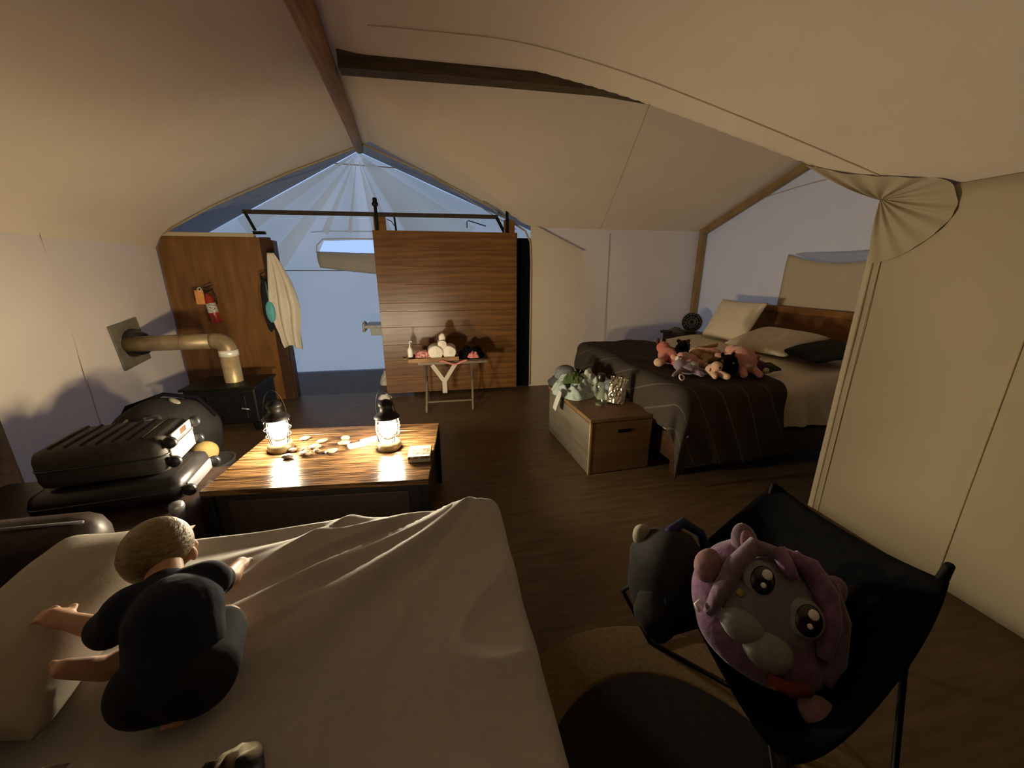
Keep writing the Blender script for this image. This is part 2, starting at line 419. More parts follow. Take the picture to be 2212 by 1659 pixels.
def rumple_bm(w, d, h, seed=0, n=30, ragged=.25):
    """a crumpled garment lying in a heap, base at z=0"""
    bm = bmesh.new()
    def fn(u, v):
        x, y = u * 2 - 1, v * 2 - 1
        rr = math.hypot(x, y) + 1e-6; mx = max(abs(x), abs(y))
        dx, dy = x / rr * mx, y / rr * mx
        a = math.atan2(dy, dx)
        rad = 1 + ragged * N(math.cos(a) * 1.4 + seed, math.sin(a) * 1.4, seed)
        z = h * max(0, 1 - mx ** 2.2) * (.75 + .5 * N(dx * 1.6 + seed, dy * 1.6, 3))
        fold = abs(N(dx * 3.5 + seed * 2, dy * 2.5, 7)) 
        z += h * .45 * fold * (1 - mx ** 4)
        z += h * .30 * math.exp(-(N(dx * 2.6 + dy * 1.2 + seed, dy * 2.4 - dx, seed + 9) * 4.5) ** 2) * (1 - mx ** 6) + h * .10 * N(dx * 7, dy * 7, seed)
        return Vector((dx * w / 2 * rad, dy * d / 2 * rad, max(z, .002 + .004 * (1 - mx))))
    grid(bm, n, n, fn)
    low = []
    g = bmesh.ops.extrude_face_region(bm, geom=bm.faces[:])
    for v in g['geom']:
        if isinstance(v, bmesh.types.BMVert): v.co.z = max(v.co.z - .006, 0)
    bmesh.ops.recalc_face_normals(bm, faces=bm.faces)
    return bm

# ------------------------------------------------------------------ tent shell
XL, XR, YB, XC, YC = -2.93, 3.6, 5.0, 2.4, 1.85      # left wall, right gable, back wall, inner corner of the wing
PA = [(-.65, 2.90), (.5, 2.70), (1.07, 2.50), (1.6, 2.27), (2.02, 2.08), (2.4, 1.90), (6, .2)]
def lerp_tab(T, x):
    if x <= T[0][0]: return T[0][1]
    for (a, b), (c, d) in zip(T, T[1:]):
        if x <= c: return b + (d - b) * (x - a) / (c - a)
    return T[-1][1]
def smooth_tab(T, x, w=.18): return sum(lerp_tab(T, x + w * k) for k in (-1, -.5, 0, .5, 1)) / 5 if x > T[0][0] + w else lerp_tab(T, x)
PL = [(0, 2.90), (.8, 2.58), (1.5, 2.27), (1.9, 2.08), (2.1, 1.97), (2.22, 1.88), (2.28, 1.78)]
def z_front(x): return smooth_tab(PA, x)
def wing_drop(x): return 1 - .27 * max(0, min(1, (x - 1.3) / 2.0)) ** 1.3
def roof_z(x, y):
    if x <= -.65:
        z = lerp_tab(PL, -.65 - x)
        z += .020 * N(x * 1.1 + 4, y * 1.0, 2) + .010 * math.sin(y * 2.3 + x * 2)
        return z
    if y < 3.2:
        X = -.65 + (3.2 - y) * 2.26
        zm = z_front(x); zw = z_front(X)
        if zw > zm:
            zw = 2.05 + (zw - 2.05) * wing_drop(x) if zw > 2.05 else zw
        k = .012; h = max(k - abs(zm - zw), 0) / k
        return max(zm, zw) + h * h * k * .25
    za = 2.90 - .46 * (x + .65)
    zw = 2.05 + (2.90 - 2.05) * (5 - y) / 1.8
    zw = 2.05 + (zw - 2.05) * wing_drop(x)
    k = .06; h = max(k - abs(za - zw), 0) / k
    return max(za, zw) + h * h * k * .25
def ceiling_bm():
    bm = bmesh.new(); n = {}
    xs = [XL + (XR - XL) * i / 240 for i in range(241)]
    xs = sorted(set([round(x, 4) for x in xs] + [-.65, 2.4])); ys = sorted(set([round(-1.3 + 6.3 * j / 230, 4) for j in range(231)] + [1.85, 3.2]))
    def V(i, j):
        if (i, j) not in n: n[(i, j)] = bm.verts.new((xs[i], ys[j], roof_z(xs[i], ys[j])))
        return n[(i, j)]
    for i in range(len(xs) - 1):
        for j in range(len(ys) - 1):
            if xs[i] >= XC - 1e-4 and ys[j] < YC - 1e-4: continue
            bm.faces.new((V(i, j), V(i, j + 1), V(i + 1, j + 1), V(i + 1, j)))
    return bm
ceil = struct(obj('ceiling', ceiling_bm(), M['canvas_roof']), 'cream canvas tent roof with two crossing ridges')
# thin seam welts sewn on the roof
def roof_strip(pts, w=.012, m='hem', name='seam'):
    bm = bmesh.new()
    P_ = [Vector((x, y, roof_z(x, y) - .006)) for x, y in pts]
    tube(bm, P_, w / 2, 6); return obj(name, bm, M[m], ceil)
roof_strip([(-.3 + 2.62 * k / 30, 2.72 - .98 * k / 30) for k in range(31)], .006, 'canvas_roof')
roof_strip([(1.75 + .35 * k / 20, 3.3 + 1.68 * k / 20) for k in range(21)], .005, 'canvas_roof')

# floor
fl = B((.3, 1.85, -.04), (6.7, 6.5, .08), 0)
floor = struct(flat('floor', fl, M['floor']), 'dark brown plank floor of the tent')
struct(flat('floor', B((-.6, 5.9, -.05), (5.6, 1.6, .08), 0), M['ground']), 'dark boards of the bathroom floor')

# left wall
def wall_left_fn(u, v):
    y = -1.3 + 6.3 * u; zt = roof_z(XL, y); z = zt * v
    x = XL + (.018 * math.sin(y * 3.1 + z * 1.5) + .03 * N(y * 1.3, z * 1.3, 5)) * math.sin(PI * v) ** .6 * (1 if y < 4.6 else (5 - y) / .4)
    return Vector((x, y, z))
wl = struct(obj('wall_left', GRID(120, 30, wall_left_fn), M['canvas_wall']), 'cream canvas left wall behind the suitcases')
obj('seam', TUBE([(XL + .012, 3.72, .02 + .06 * k) for k in range(31)], .004, 6), M['canvas_wall'], wl)
# unseen front wall behind the camera, dark surface made up to cut bounce light
def wall_front_bm():
    bm = bmesh.new(); xs = [XL + (XC - XL) * i / 40 for i in range(41)]
    a = [bm.verts.new((x, -1.3, 0)) for x in xs]; b = [bm.verts.new((x, -1.3, roof_z(x, -1.3))) for x in xs]
    for i in range(40): bm.faces.new((a[i], b[i], b[i + 1], a[i + 1]))
    return bm
struct(obj('wall_front', wall_front_bm(), M['dark_wood']), 'front wall of the tent, darkened to cut bounce light')
# back wall right of the bathroom opening
def wall_back_fn(u, v):
    x = 1.19 + (XR - 1.19) * u; z = (roof_z(x, 5.0)) * v
    y = YB + (.012 * math.sin(x * 6 + z) + .02 * N(x * 1.5, z * 1.5, 9)) * math.sin(PI * v) * math.sin(PI * u)
    return Vector((x, y, z))
wb = struct(obj('wall_back', GRID(60, 30, wall_back_fn), M['canvas_wall']), 'cream canvas back wall between bathroom opening and corner post')
obj('seam', TUBE([(2.24 + .02 * k / 20, 4.985, 2.0 - 1.95 * k / 20) for k in range(21)], .004, 6), M['hem'], wb)
# right gable wall with its window flap
def wall_right_fn(u, v):
    y = YC + (YB - YC) * u; z = roof_z(XR, y) * v
    return Vector((XR + .015 * N(y * 2, z * 1.2, 3) + .012 * math.sin(z * 3 - y * 14) * max(0, v - .6), y, z))
wr = struct(obj('wall_right', GRID(70, 40, wall_right_fn), M['canvas_gable']), 'canvas gable wall behind the headboard')
obj('seam', TUBE([(XR - .012, 4.05 - 1.6 * k / 20, 2.30 - .03 * k / 20 + .05 * math.sin(PI * k / 20)) for k in range(21)], .005, 6), M['hem_light'], wr)
win = struct(flat('window_2', solid(GRID(24, 16, lambda u, v: Vector((3.575 - .012 * N(u * 4, v * 3, 1), 3.56 - 1.15 * u + .05 * (1 - v), .75 + v * (.94 - .10 * math.sin(PI * u))))), .006), canvas_mat('window flap canvas', (.52, .45, .33), .04, (.6, .6, .6))), 'rolled canvas window flap above the headboard')
for p in win.data.polygons: p.use_smooth = True
obj('window_gap', solid(GRID(20, 4, lambda u, v: Vector((3.583, 3.50 - 1.08 * u, 1.69 - .10 * math.sin(PI * u) + v * .10 * math.sin(PI * u) ** .8 - .0))), .003), canvas_mat('window mesh', (.5, .52, .6), .5, (.9, .92, 1)), win)
# inner wall right of the camera
def wall_inner_fn(u, v):
    y = -1.3 + (YC + 1.3) * u; z = 1.90 * v
    return Vector((XC + .012 * N(y * 1.6, z * 1.2, 8) * math.sin(PI * v), y, z))
wi = struct(obj('wall_inner', solid(GRID(50, 24, wall_inner_fn), .012), M['canvas_dimmed']), 'cream canvas wall beside the black chair')
obj('seam', TUBE([(XC - .014, 1.16, .05 + 1.7 * k / 20) for k in range(21)], .005, 6), M['hem'], wi)
bm = bmesh.new(); box(bm, (XC - .01, YC - .012, .86), (.02, .035, 1.72), .006); box(bm, (XC - .016, YC - .065, .86), (.006, .004, 1.72), .001)
obj('hem', bm, M['hem_light'], wi)
def wall_wing_fn(u, v):
    x = XC + (XR - XC) * u
    return Vector((x, YC + .01 * N(x * 3, v * 3, 2) * math.sin(PI * u), roof_z(x, YC + .001) * v))
struct(obj('wall_wing', GRID(20, 20, wall_wing_fn), M['canvas_dimmed']), 'canvas wall closing the bed wing toward the camera side')
# pleated corner gusset where roof, wing and wall meet
def gusset_bm():
    bm = bmesh.new(); C = Vector((2.385, 1.845, 1.89)); na = 96; nr = 14
    outer = [(x, y, roof_z(x, y) - .004) for x, y in ((2.02, 2.015), (2.17, 1.87), (2.28, 1.68), (2.355, 1.56))] + [(2.385, 1.515, 1.80), (2.386, 1.57, 1.69), (2.386, 1.70, 1.59), (2.386, 1.84, 1.55)]
    def orim(t):
        f = t * (len(outer) - 1); i = min(int(f), len(outer) - 2); f -= i
        p = [Vector(outer[max(0, min(len(outer) - 1, i + k))]) for k in (-1, 0, 1, 2)]
        return .5 * ((2 * p[1]) + (p[2] - p[0]) * f + (2 * p[0] - 5 * p[1] + 4 * p[2] - p[3]) * f * f + (3 * p[1] - p[0] - 3 * p[2] + p[3]) * f ** 3)
    def fn(u, v):
        o = orim(u); p = C.lerp(o, v)
        nrm = Vector((-1, -.15, -.55 + .55 * u)).normalized()
        ph = u * 2 * PI * 10.5 + 1.5 * N(u * 5, 2)
        return p + nrm * (.022 * (1 - v) + .007 + .020 * math.sin(ph) * min(1, v * 3) * (1 - .6 * v) * (.55 + .6 * abs(N(u * 4, 5))) + .022 * math.sin(PI * v))
    grid(bm, na, nr, fn); return bm
g = struct(obj('trim_1', gusset_bm(), M['canvas_dimmed']), 'pleated canvas gusset at the corner of the right wall')

# hem along the bathroom opening of the main roof
def edge_z(x): return 2.89 - (2.89 - 1.9) * (abs(x + .65) / 2.28) if x < -.65 else 2.89 - .46 * (x + .65)
pts = [(XL + .02, 4.99, 1.87), (-2.3, 4.99, roof_z(-2.3, 5) - .015), (-1.5, 4.99, roof_z(-1.5, 5) - .015), (-.7, 4.99, 2.86), (.0, 4.99, roof_z(0, 5) - .015), (.7, 4.99, roof_z(.7, 5) - .015), (1.0, 4.99, 2.08), (1.12, 4.99, 2.01), (1.185, 4.99, 1.88), (1.20, 4.99, 1.6), (1.20, 4.99, .8), (1.20, 4.99, .02)]
struct(obj('trim_2', TUBE(pts, .011, 8), M['hem']), 'sewn edge of the tent roof around the bathroom opening')
struct(obj('trim_3', TUBE([(.05, 4.97, roof_z(.05, 5) - .03), (.5, 4.97, 2.30), (1.0, 4.96, 2.02)], .004, 6), M['hem_light']), 'cord along the right slope of the opening')

# ------------------------------------------------------------------ bathroom annex
YA = 6.45
def gable_wall_bm():
    bm = bmesh.new()
    out_ = [(-3.3, 0), (1.9, 0), (1.9, 2.03), (-1.0, 3.16), (-3.3, 1.95)]
    hole = [(-1.69, 1.80), (-1.60, 1.965), (-1.0, 1.985), (-.35, 1.985), (-.30, 1.75), (-.9, 1.77), (-1.3, 1.79)]
    ov = [bm.verts.new((x, YA, z)) for x, z in out_]; hv = [bm.verts.new((x, YA, z)) for x, z in hole]
    es = [bm.edges.new((a, b)) for q in (ov, hv) for a, b in zip(q, q[1:] + q[:1])]
    bmesh.ops.triangle_fill(bm, use_beauty=True, use_dissolve=False, edges=es)
    for k in range(1, 52):
        bmesh.ops.bisect_plane(bm, geom=bm.verts[:] + bm.edges[:] + bm.faces[:], plane_co=(-3.3 + k * .1, 0, 0), plane_no=(1, 0, 0))
    for k in range(1, 26):
        bmesh.ops.bisect_plane(bm, geom=bm.verts[:] + bm.edges[:] + bm.faces[:], plane_co=(0, 0, k * .125), plane_no=(0, 0, 1))
    for v in bm.verts:
        dx, dz = v.co.x + 1.0, 3.2 - v.co.z
        a = math.atan2(dx, dz); r = math.hypot(dx, dz)
        up = max(0, min(1, (v.co.z - 1.55) / .5))
        v.co.y += up * .035 * math.sin(a * 11 + .8 * N(r * 1.2, a * 2)) * min(1, r) + .02 * N(v.co.x * 1.3, v.co.z * 1.3, 4)
    bmesh.ops.recalc_face_normals(bm, faces=bm.faces)
    return bm
wa = struct(obj('wall_annex', gable_wall_bm(), M['canvas_thin']), 'dusk-lit canvas gable wall at the back of the bathroom')
obj('seam', BAR((-3.2, YA - .02, 1.545), (1.85, YA - .02, 1.545), .006, .012, .001), M['hem_dark'], wa)
obj('seam', TUBE([(-1.75, YA - .02, 2.08), (-1.5, YA - .03, 2.10), (-.4, YA - .03, 2.11)], .004, 6), M['hem'], wa)
obj('seam', BAR((-1.55, YA - .02, 3.0), (-.35, YA - .02, 2.97), .006, .012, .001), M['hem'], wa)
random.seed(5)
for a0, a1, r1 in ((-62, -55, 1.9), (-44, -37, 2.05), (-30, -25.5, 1.2), (-13, -10, 1.07), (6, 13, 1.06), (17, 21, 1.1), (30, 60, 1.9)):
    def wedge(u, v, a0=a0, a1=a1, r1=r1):
        a = R(a0 + (a1 - a0) * u); r = .10 + (r1 - .10) * v
        return Vector((-1.0 + r * math.sin(a), YA - .045 - .02 * math.sin(PI * u) * v, max(3.13 - r * math.cos(a), 1.56)))
    obj('gathered_fold', GRID(6, 14, wedge), M['canvas_fold'], wa)
# window flap hanging open below the sky gap
wn = struct(obj('window_1', solid(GRID(24, 10, lambda u, v: Vector((-1.70 + 1.45 * u + .02 * v, YA - .045 - .05 * math.sin(PI * v), 1.81 - .03 * u - v * (.22 + .17 * u - .05 * u * u)))), .006), canvas_mat('flap canvas', (.62, .55, .42), .12, (.8, .8, .8))), 'beige window flap hanging below the open sky gap')
obj('flap_edge', TUBE([(-1.71, YA - .03, 1.80), (-1.69, YA - .03, 1.90), (-1.60, YA - .03, 1.985), (-1.3, YA - .03, 2.0), (-.35, YA - .03, 2.0)], .009, 8), M['white'], wn)
def ridge_sheet(xa, za, xb, zb, apex, m, name, lab):
    # from the tent edge at y=5.02 back to the gable
    def fn(u, v):
        f = Vector((-.66 + (xa + .66) * u, 4.965, 2.935 + (za - 2.935) * u)); k = Vector((-1.0 + (xb + 1.0) * u, YA, 3.17 + (zb - 3.17) * u))
        p = f.lerp(k, v); p.z += .02 * N(p.x * 1.5, p.y * 1.5, 2) * math.sin(PI * v); return p
    return struct(obj(name, GRID(24, 12, fn), m), lab)
ridge_sheet(-3.3, 1.90, -3.3, 1.94, 0, M['canvas_fly'], 'ceiling', 'grey left slope of the bathroom roof')
ridge_sheet(1.9, 1.78, 1.9, 2.02, 0, M['canvas_fly'], 'ceiling', 'grey right slope of the bathroom roof')
struct(obj('wall_annex_left', GRID(10, 10, lambda u, v: Vector((-3.3, 5.02 + (YA - 5.02) * u, (1.90 + .04 * u) * v))), M['canvas_fly']), 'left side wall of the bathroom')
struct(obj('wall_annex_right', GRID(10, 10, lambda u, v: Vector((1.9, 5.02 + (YA - 5.02) * u, (1.78 + .24 * u) * v))), M['canvas_fly']), 'right side wall of the bathroom')

# wood partition left of the doorway
wp = struct(flat('wall_partition', B((-2.37, 5.03, .945), (1.12, .04, 1.89), .003), M['panel_wood']), 'brown plywood partition left of the doorway')
flat('edge_post', B((-1.85, 5.005, .945), (.11, .03, 1.89), .004), M['dark_wood'], wp)
flat('top_stud', B((-2.44, 5.03, 1.91), (.96, .07, .04), .003), M['hem_light'], wp)
flat('jamb', B((-1.79, 5.07, .93), (.03, .12, 1.86), .003), M['dark_wood'], wp)
struct(flat('wall_partition_right', B((1.125, 5.05, .965), (.28, .03, 1.93), .012), M['black_cloth']), 'black board at the right side of the bathroom opening')
struct(flat('wall_partition_behind', B((.34, 5.08, .96), (1.42, .03, 1.92), .003), M['dark_wood']), 'dark board wall behind the sliding door')

# sliding barn door
door = struct(thing('door_1', 'brown plank sliding barn door on an iron rail', 'door', (.155, 4.88, .04)))
for k in ('category',): del door[k]
zz = 0; hs = [.195, .225, .20, .215, .19, .10, .215, .205, .19, .205]
sc_ = 1.935 / sum(hs); random.seed(3)
pl0 = None
for i, h in enumerate(hs):
    h *= sc_
    p = flat('plank', B((0, 0, 0), (1.665, .04, h - .002), .002), M['door_wood'], door, (0, random.uniform(-.0012, .0012), zz + h / 2))
    zz += h
flat('stile', B((.83, .002, .967), (.012, .05, 1.93), .002), M['dark_wood'], door)
for x in (-.745, .74):
    flat('hanger_block', B((x, -.0, 2.005), (.13, .045, .14), .003), M['door_wood'], door)
    hb = bmesh.new(); box(hb, (x - .03, -.035, 2.06), (.035, .012, .26), .002)
    lathe(hb, [(0, 0), (.03, .012), (.036, .035), (.022, .06), (.026, .075), (.02, .095), (0, .1)], 14, (x - .03, -.035, 2.17))
    flat('hanger', hb, M['black_iron'], door)
# rail
rail = thing('door_rail', 'black iron rail running above the brown plank sliding door', 'rail', (0, 4.86, 2.13))
flat('track', BAR((-1.97, 0, .0), (.76, 0, .015), .012, .045), M['rail_iron'], rail)
bm = bmesh.new(); bar(bm, (-1.95, 0, 0), (-1.90, .06, -.18), .03, .02); box(bm, (-1.87, .08, -.20), (.12, .05, .03), .004)
flat('bracket', bm, M['black_iron'], rail)
flat('bracket', BAR((-.43, .04, 0), (-.42, .04, -.16), .03, .02), M['black_iron'], rail)
flat('bracket', BAR((.74, .0, .01), (.86, .08, -.17), .03, .025), M['black_iron'], rail)
flat('track_end', BAR((.76, .02, .06), (.60, .06, .20), .02, .02), M['canvas_fly'], rail)
hk = tag(obj('wire_hook', TUBE([(.40, 4.98, 2.03), (.40, 4.98, 2.10), (.42, 4.97, 2.11), (.62, 4.94, 2.05)], .006, 8), M['black_iron']), 'thin bent wire hook above the sliding door near its right hanger', 'hook')
tag(obj('cable', TUBE([(-.52, 4.93, 2.10), (-.47, 4.94, 2.08), (-.43, 4.95, 2.02), (-.42, 4.95, 1.98)], .005, 8), M['black_iron']), 'short dark cable looping down beside the left door hanger', 'cable')

# ------------------------------------------------------------------ poles and beams
struct(obj('ridge_pole', TUBE([(-.60, -1.25, 2.80), (-.60, 1.5, 2.81), (-.60, 2.6, 2.81), (-.64, 3.3, 2.80), (-.70, 4.3, 2.80), (-.745, 4.95, 2.80)], [.075, .072, .068, .06, .05, .045], 16), M['pole_wood']), 'brown ridge pole running toward the bathroom gable')
def beam_bm():
    bm = bmesh.new(); c = [(-.55, 2.83), (.5, 2.84), (1.3, 2.84), (1.9, 2.80), (2.6, 2.73), (3.55, 2.60)]; rings = []
    for x, z in c: rings.append([bm.verts.new((x, 3.16 + dy * .055, z + dz * .05)) for dy, dz in ((-1, -1), (1, -1), (1, 1), (-1, 1))])
    for a, b in zip(rings, rings[1:]):
        for k in range(4): bm.faces.new((a[k], a[(k + 1) % 4], b[(k + 1) % 4], b[k]))
    bm.faces.new(rings[0][::-1]); bm.faces.new(rings[-1])
    bmesh.ops.recalc_face_normals(bm, faces=bm.faces); return bm
struct(flat('ridge_beam', beam_bm(), M['beam_wood']), 'dark weathered beam along the ridge of the bed wing')
bm = bmesh.new(); bar(bm, (3.55, 4.93, 2.03), (3.55, 3.2, 2.60), .07, .07, .004)
struct(flat('rafter', bm, M['rafter_wood']), 'brown rafter up the right gable')
struct(flat('corner_post', BAR((3.55, 4.93, 0), (3.55, 4.93, 2.08), .075, .075, .004), M['rafter_wood']), 'brown corner post beside the fan')

# ------------------------------------------------------------------ near bed
ZB = .565
def drape(x0, x1, y0, y1, top, over, nu, nv, zfn, floor_z=.03, rad=.06, flare=.06):
    ox0, ox1, oy0, oy1 = over
    bm = bmesh.new()
    def fn(u, v):
        X = x0 - ox0 + (x1 - x0 + ox0 + ox1) * u; Y = y0 - oy0 + (y1 - y0 + oy0 + oy1) * v
        ex = max(x0 - X, 0, X - x1); ey = max(y0 - Y, 0, Y - y1)
        sx = -1 if X < x0 else 1; sy = -1 if Y < y0 else 1
        cx = min(max(X, x0), x1); cy = min(max(Y, y0), y1)
        e_ = math.hypot(ex, ey)
        if e_ < 1e-6: return Vector((cx, cy, top + zfn(X, Y)))
        a = min(e_ / rad, PI / 2); outw = rad * math.sin(a); dn = rad * (1 - math.cos(a))
        if e_ > rad * PI / 2:
            ex_ = e_ - rad * PI / 2; dn += ex_ * .985; outw += ex_ * flare
        w = (.5 + .5 * min(1, dn * 3)) * .018 * math.sin((cx + cy * 1.3 + (ex * sx * sy - ey) * .6) * 21 + 3 * N(cx * 3, cy * 3)) * min(1, dn * 4)
        outw += w
        dx, dy = (ex / e_) * sx, (ey / e_) * sy
        z = top + zfn(X, Y) * max(0, 1 - e_ * 6) - dn
        if z < floor_z: outw += (floor_z - z) * .5; z = floor_z + .006 * N(X * 9, Y * 9)
        return Vector((cx + dx * outw, cy + dy * outw, z))
    grid(bm, nu, nv, fn, lambda u, v: (x0 - ox0 + (x1 - x0 + ox0 + ox1) * u, y0 - oy0 + (y1 - y0 + oy0 + oy1) * v))
    return bm
near_bed = thing('bed', 'near bed with rumpled cream cotton sheet, child sitting on it', 'bed', (-.52, .46, 0))
flat('bed_frame', B((-.0, .0, .16), (1.32, 1.78, .22), .01), M['dark_wood'], near_bed)
for sx in (-.6, .6):
    for sy in (-.8, .8):
        flat('leg', B((sx, sy, .04), (.07, .07, .08), .004), M['dark_wood'], near_bed)
obj('mattress', B((0, 0, .395), (1.30, 1.74, .26), .05), M['sheet'], near_bed)
def near_fold(X, Y):
    # folds raying from the far right corner of the bed plus soft swells
    dx, dy = .2 - X, 1.5 - Y
    r = math.hypot(dx, dy); a = math.atan2(dy, dx)
    f = 0
    w = max(0, 1 - abs(a - .55) / .75)
    f += .030 * w * math.sin(a * 26 + 1.6 * N(r * 2.2, a * 3)) * min(1, r * 1.4) * math.exp(-r * .55)
    rid = 1 - abs(N(X * 1.6 - Y * 2.6 + .5, (X + Y) * .7, 3)) * 2.2
    f += .028 * max(0, rid) ** 2.5
    f += .014 * w * math.exp(-(N(a * 7.5, r * 1.3, 21) * 6) ** 2) * min(1, r * 2)
    f += .018 * N(X * 1.3, Y * 1.6, 11)
    f += .045 * math.exp(-((X - .14) ** 2 + (Y - 1.36) ** 2) / .02)
    return f
sheet = tag(obj('sheet', drape(-1.19, .17, -.43, 1.38, ZB, (.12, .50, .05, .26), 170, 190, near_fold, .05, .045, .07), M['sheet']), 'crumpled cream cotton sheet spread over the near bed', 'sheet')

p1 = pillow_bm(.35, .66, .16, seed=2)
t = tag(obj('pillow', p1, M['pillowcase']), 'large cream pillow on the near bed, farther from the camera, pointed corner up', 'pillow', None); t.location = (-1.015, 1.00, ZB + .012); t.rotation_euler = (R(2), R(4), R(6))
t = tag(obj('pillow', pillow_bm(.46, .62, .15, seed=5), M['pillowcase']), 'cream pillow on the near bed at the lower left beside the child\'s foot', 'pillow', None); t.location = (-.985, .36, ZB + .012); t.rotation_euler = (R(-2), R(3), R(-8))
t = tag(obj('printed_cloth', rumple_bm(.16, .20, .05, 4, 26), M['print_cloth']), 'small dark cloth with pale patches crumpled at the bottom edge of the sheet', 'cloth'); t.location = (-.44, .54, ZB + .012)

# ------------------------------------------------------------------ child
def build_child():
    root = thing('person', 'small fair-haired child in navy shirt sitting on the near bed, seen from behind', 'person', (-.60, .78, ZB + .02))
    o = Vector((-.60, .78, ZB + .02))
    W_ = lambda x, y, z: Vector((x, y, z)) - o
    pel = W_(-.588, .748, .672); chest = W_(-.615, .815, .755); neck = W_(-.672, .90, .785); head = W_(-.738, .99, .805)
    sL, sR = W_(-.715, .838, .772), W_(-.592, .895, .772)
    eL, hL = W_(-.775, .845, .722), W_(-.868, .872, .742)
    eR, hR = W_(-.585, .975, .712), W_(-.600, 1.045, .690)
    kL, aL, fL = W_(-.665, .88, .645), W_(-.768, .812, .650), W_(-.822, .788, .692)
    kR, aR, fR = W_(-.575, .90, .645), W_(-.555, .745, .626), W_(-.565, .69, .626)
    bm = bmesh.new()
    capsule(bm, pel, chest, .070, .068); capsule(bm, chest, neck, .066, .036); capsule(bm, neck, head, .034, .045)
    capsule(bm, sL, sR, .038, .038); capsule(bm, pel + Vector((-.04, .0, 0)), pel + Vector((.04, 0, 0)), .062, .062)
    # head: skull, jaw, cheeks, ears, nose
    blob(bm, head + Vector((0, .002, .012)), (.068, .080, .076), 3)
    blob(bm, head + Vector((.0, .045, -.035)), (.048, .038, .040), 3)
    blob(bm, head + Vector((0, .088, -.018)), (.009, .011, .009), 2)
    for s in (-1, 1):
        blob(bm, head + Vector((s * .070, .008, -.018)), (.008, .014, .020), 2)
        blob(bm, head + Vector((s * .028, .068, -.032)), (.02, .016, .018), 2)
    for (s, e_, h, sd) in ((sL, eL, hL, -1), (sR, eR, hR, 1)):
        capsule(bm, s, e_, .032, .026); capsule(bm, e_, h, .026, .018)
        d = (h - e_).normalized(); side = d.cross(Vector((0, 0, 1))).normalized()
        palm = h + d * .022
        capsule(bm, h, palm + d * .01, .017, .019); capsule(bm, h - side * .008, palm - side * .012, .014, .012); capsule(bm, h + side * .008, palm + side * .012, .014, .012)
        for k, ln in enumerate((.030, .036, .034, .026)):
            q = palm + side * (.0165 - .011 * k) + d * .012
            m1 = q + d * ln * .55 + side * (.004 - .0027 * k) + Vector((0, 0, .002)); m2 = m1 + d * ln * .5 + Vector((0, 0, -.010))
            capsule(bm, q, m1, .0058, .0054, 8); capsule(bm, m1, m2, .0054, .0044, 8)
        th = h + side * .018 * sd * -1 + d * .006
        t1 = th + side * (.016 * -sd) + d * .014; t2 = t1 + d * .015 + Vector((0, 0, -.006))
        capsule(bm, h + side * .008 * -sd, t1, .008, .0065, 8); capsule(bm, t1, t2, .0065, .005, 8)
    for (hp, k, a, f) in ((pel + Vector((-.05, .01, -.005)), kL, aL, fL), (pel + Vector((.05, .01, -.005)), kR, aR, fR)):
        capsule(bm, hp, k, .050, .040); capsule(bm, k, a, .037, .026)
        capsule(bm, a, f, .026, .019); capsule(bm, a + (f - a) * .5, f, .022, .018)
        d = (f - a).normalized(); side = d.cross(Vector((0, 0, 1))).normalized()
        for q in range(5):
            b0 = f + side * (.016 - .008 * q); capsule(bm, b0, b0 + d * (.022 - .003 * q), .0068 - .0006 * q, .006 - .0006 * q, 8)
    fuse('body', bm, M['skin'], root, .0042, 5)
    # face details on the far side of the head
    for s in (-1, 1):
        obj('eye', BLOB(head + Vector((s * .027, .074, .0)), (.010, .007, .008), 2), M['eye'], root)
    obj('mouth', TUBE([head + Vector((-.016, .082, -.043)), head + Vector((0, .085, -.046)), head + Vector((.016, .082, -.043))], .003, 8), M['pink'], root)
    # hair cap
    bm = bmesh.new()
    blob(bm, head + Vector((0, -.003, .015)), (.0725, .0835, .080), 4, .02, 16)
    bmesh.ops.bisect_plane(bm, geom=bm.verts[:] + bm.edges[:] + bm.faces[:], plane_co=head + Vector((0, .045, .018)), plane_no=Vector((0, .75, -.66)), clear_outer=True)
    bmesh.ops.bisect_plane(bm, geom=bm.verts[:] + bm.edges[:] + bm.faces[:], plane_co=head + Vector((0, -.03, -.050)), plane_no=Vector((0, .25, -1)), clear_outer=True)
    for k in range(0):
        a = random.uniform(0, 2 * PI); b = random.uniform(.1, 1.45)
        d = Vector((math.cos(a) * math.sin(b), math.sin(a) * math.sin(b), math.cos(b)))
        if d.y > .55 and d.z < .6: continue
        p = head + Vector((d.x * .0725, d.y * .0835 - .003, d.z * .080 + .015))
        tube(bm, [p - d * .004, p + d * .002 + Vector((d.x, -.3, -.4)) * .006, p + Vector((d.x, -.4, -.8)) * .012], [.003, .0026, .0008], 5)
    obj('hair', bm, M['hair'], root)
    # shirt
    bm = bmesh.new()
    capsule(bm, pel + Vector((0, -.0, .0)), chest + Vector((0, 0, 0)), .086, .092, 20)
    capsule(bm, chest, neck + Vector((0, -.012, -.012)), .082, .050, 20)
    capsule(bm, sL, sR, .052, .052, 20)
    capsule(bm, sL, sL.lerp(eL, .85), .048, .046, 20); capsule(bm, sR, sR.lerp(eR, .45), .046, .040, 20)
    sh = fuse('shirt', bm, M['navy_shirt'], root, .0055, 6)
    for v in sh.data.vertices:
        k = .006 * N(v.co.x * 16, v.co.y * 16, v.co.z * 7 + 3); v.co += v.normal * k
        if v.co.z < -.012: v.co.z = -.012
    # shorts over the thighs
    bm = bmesh.new()
    capsule(bm, pel + Vector((-.045, -.012, -.006)), pel + Vector((.040, -.008, -.006)), .074, .074, 20)
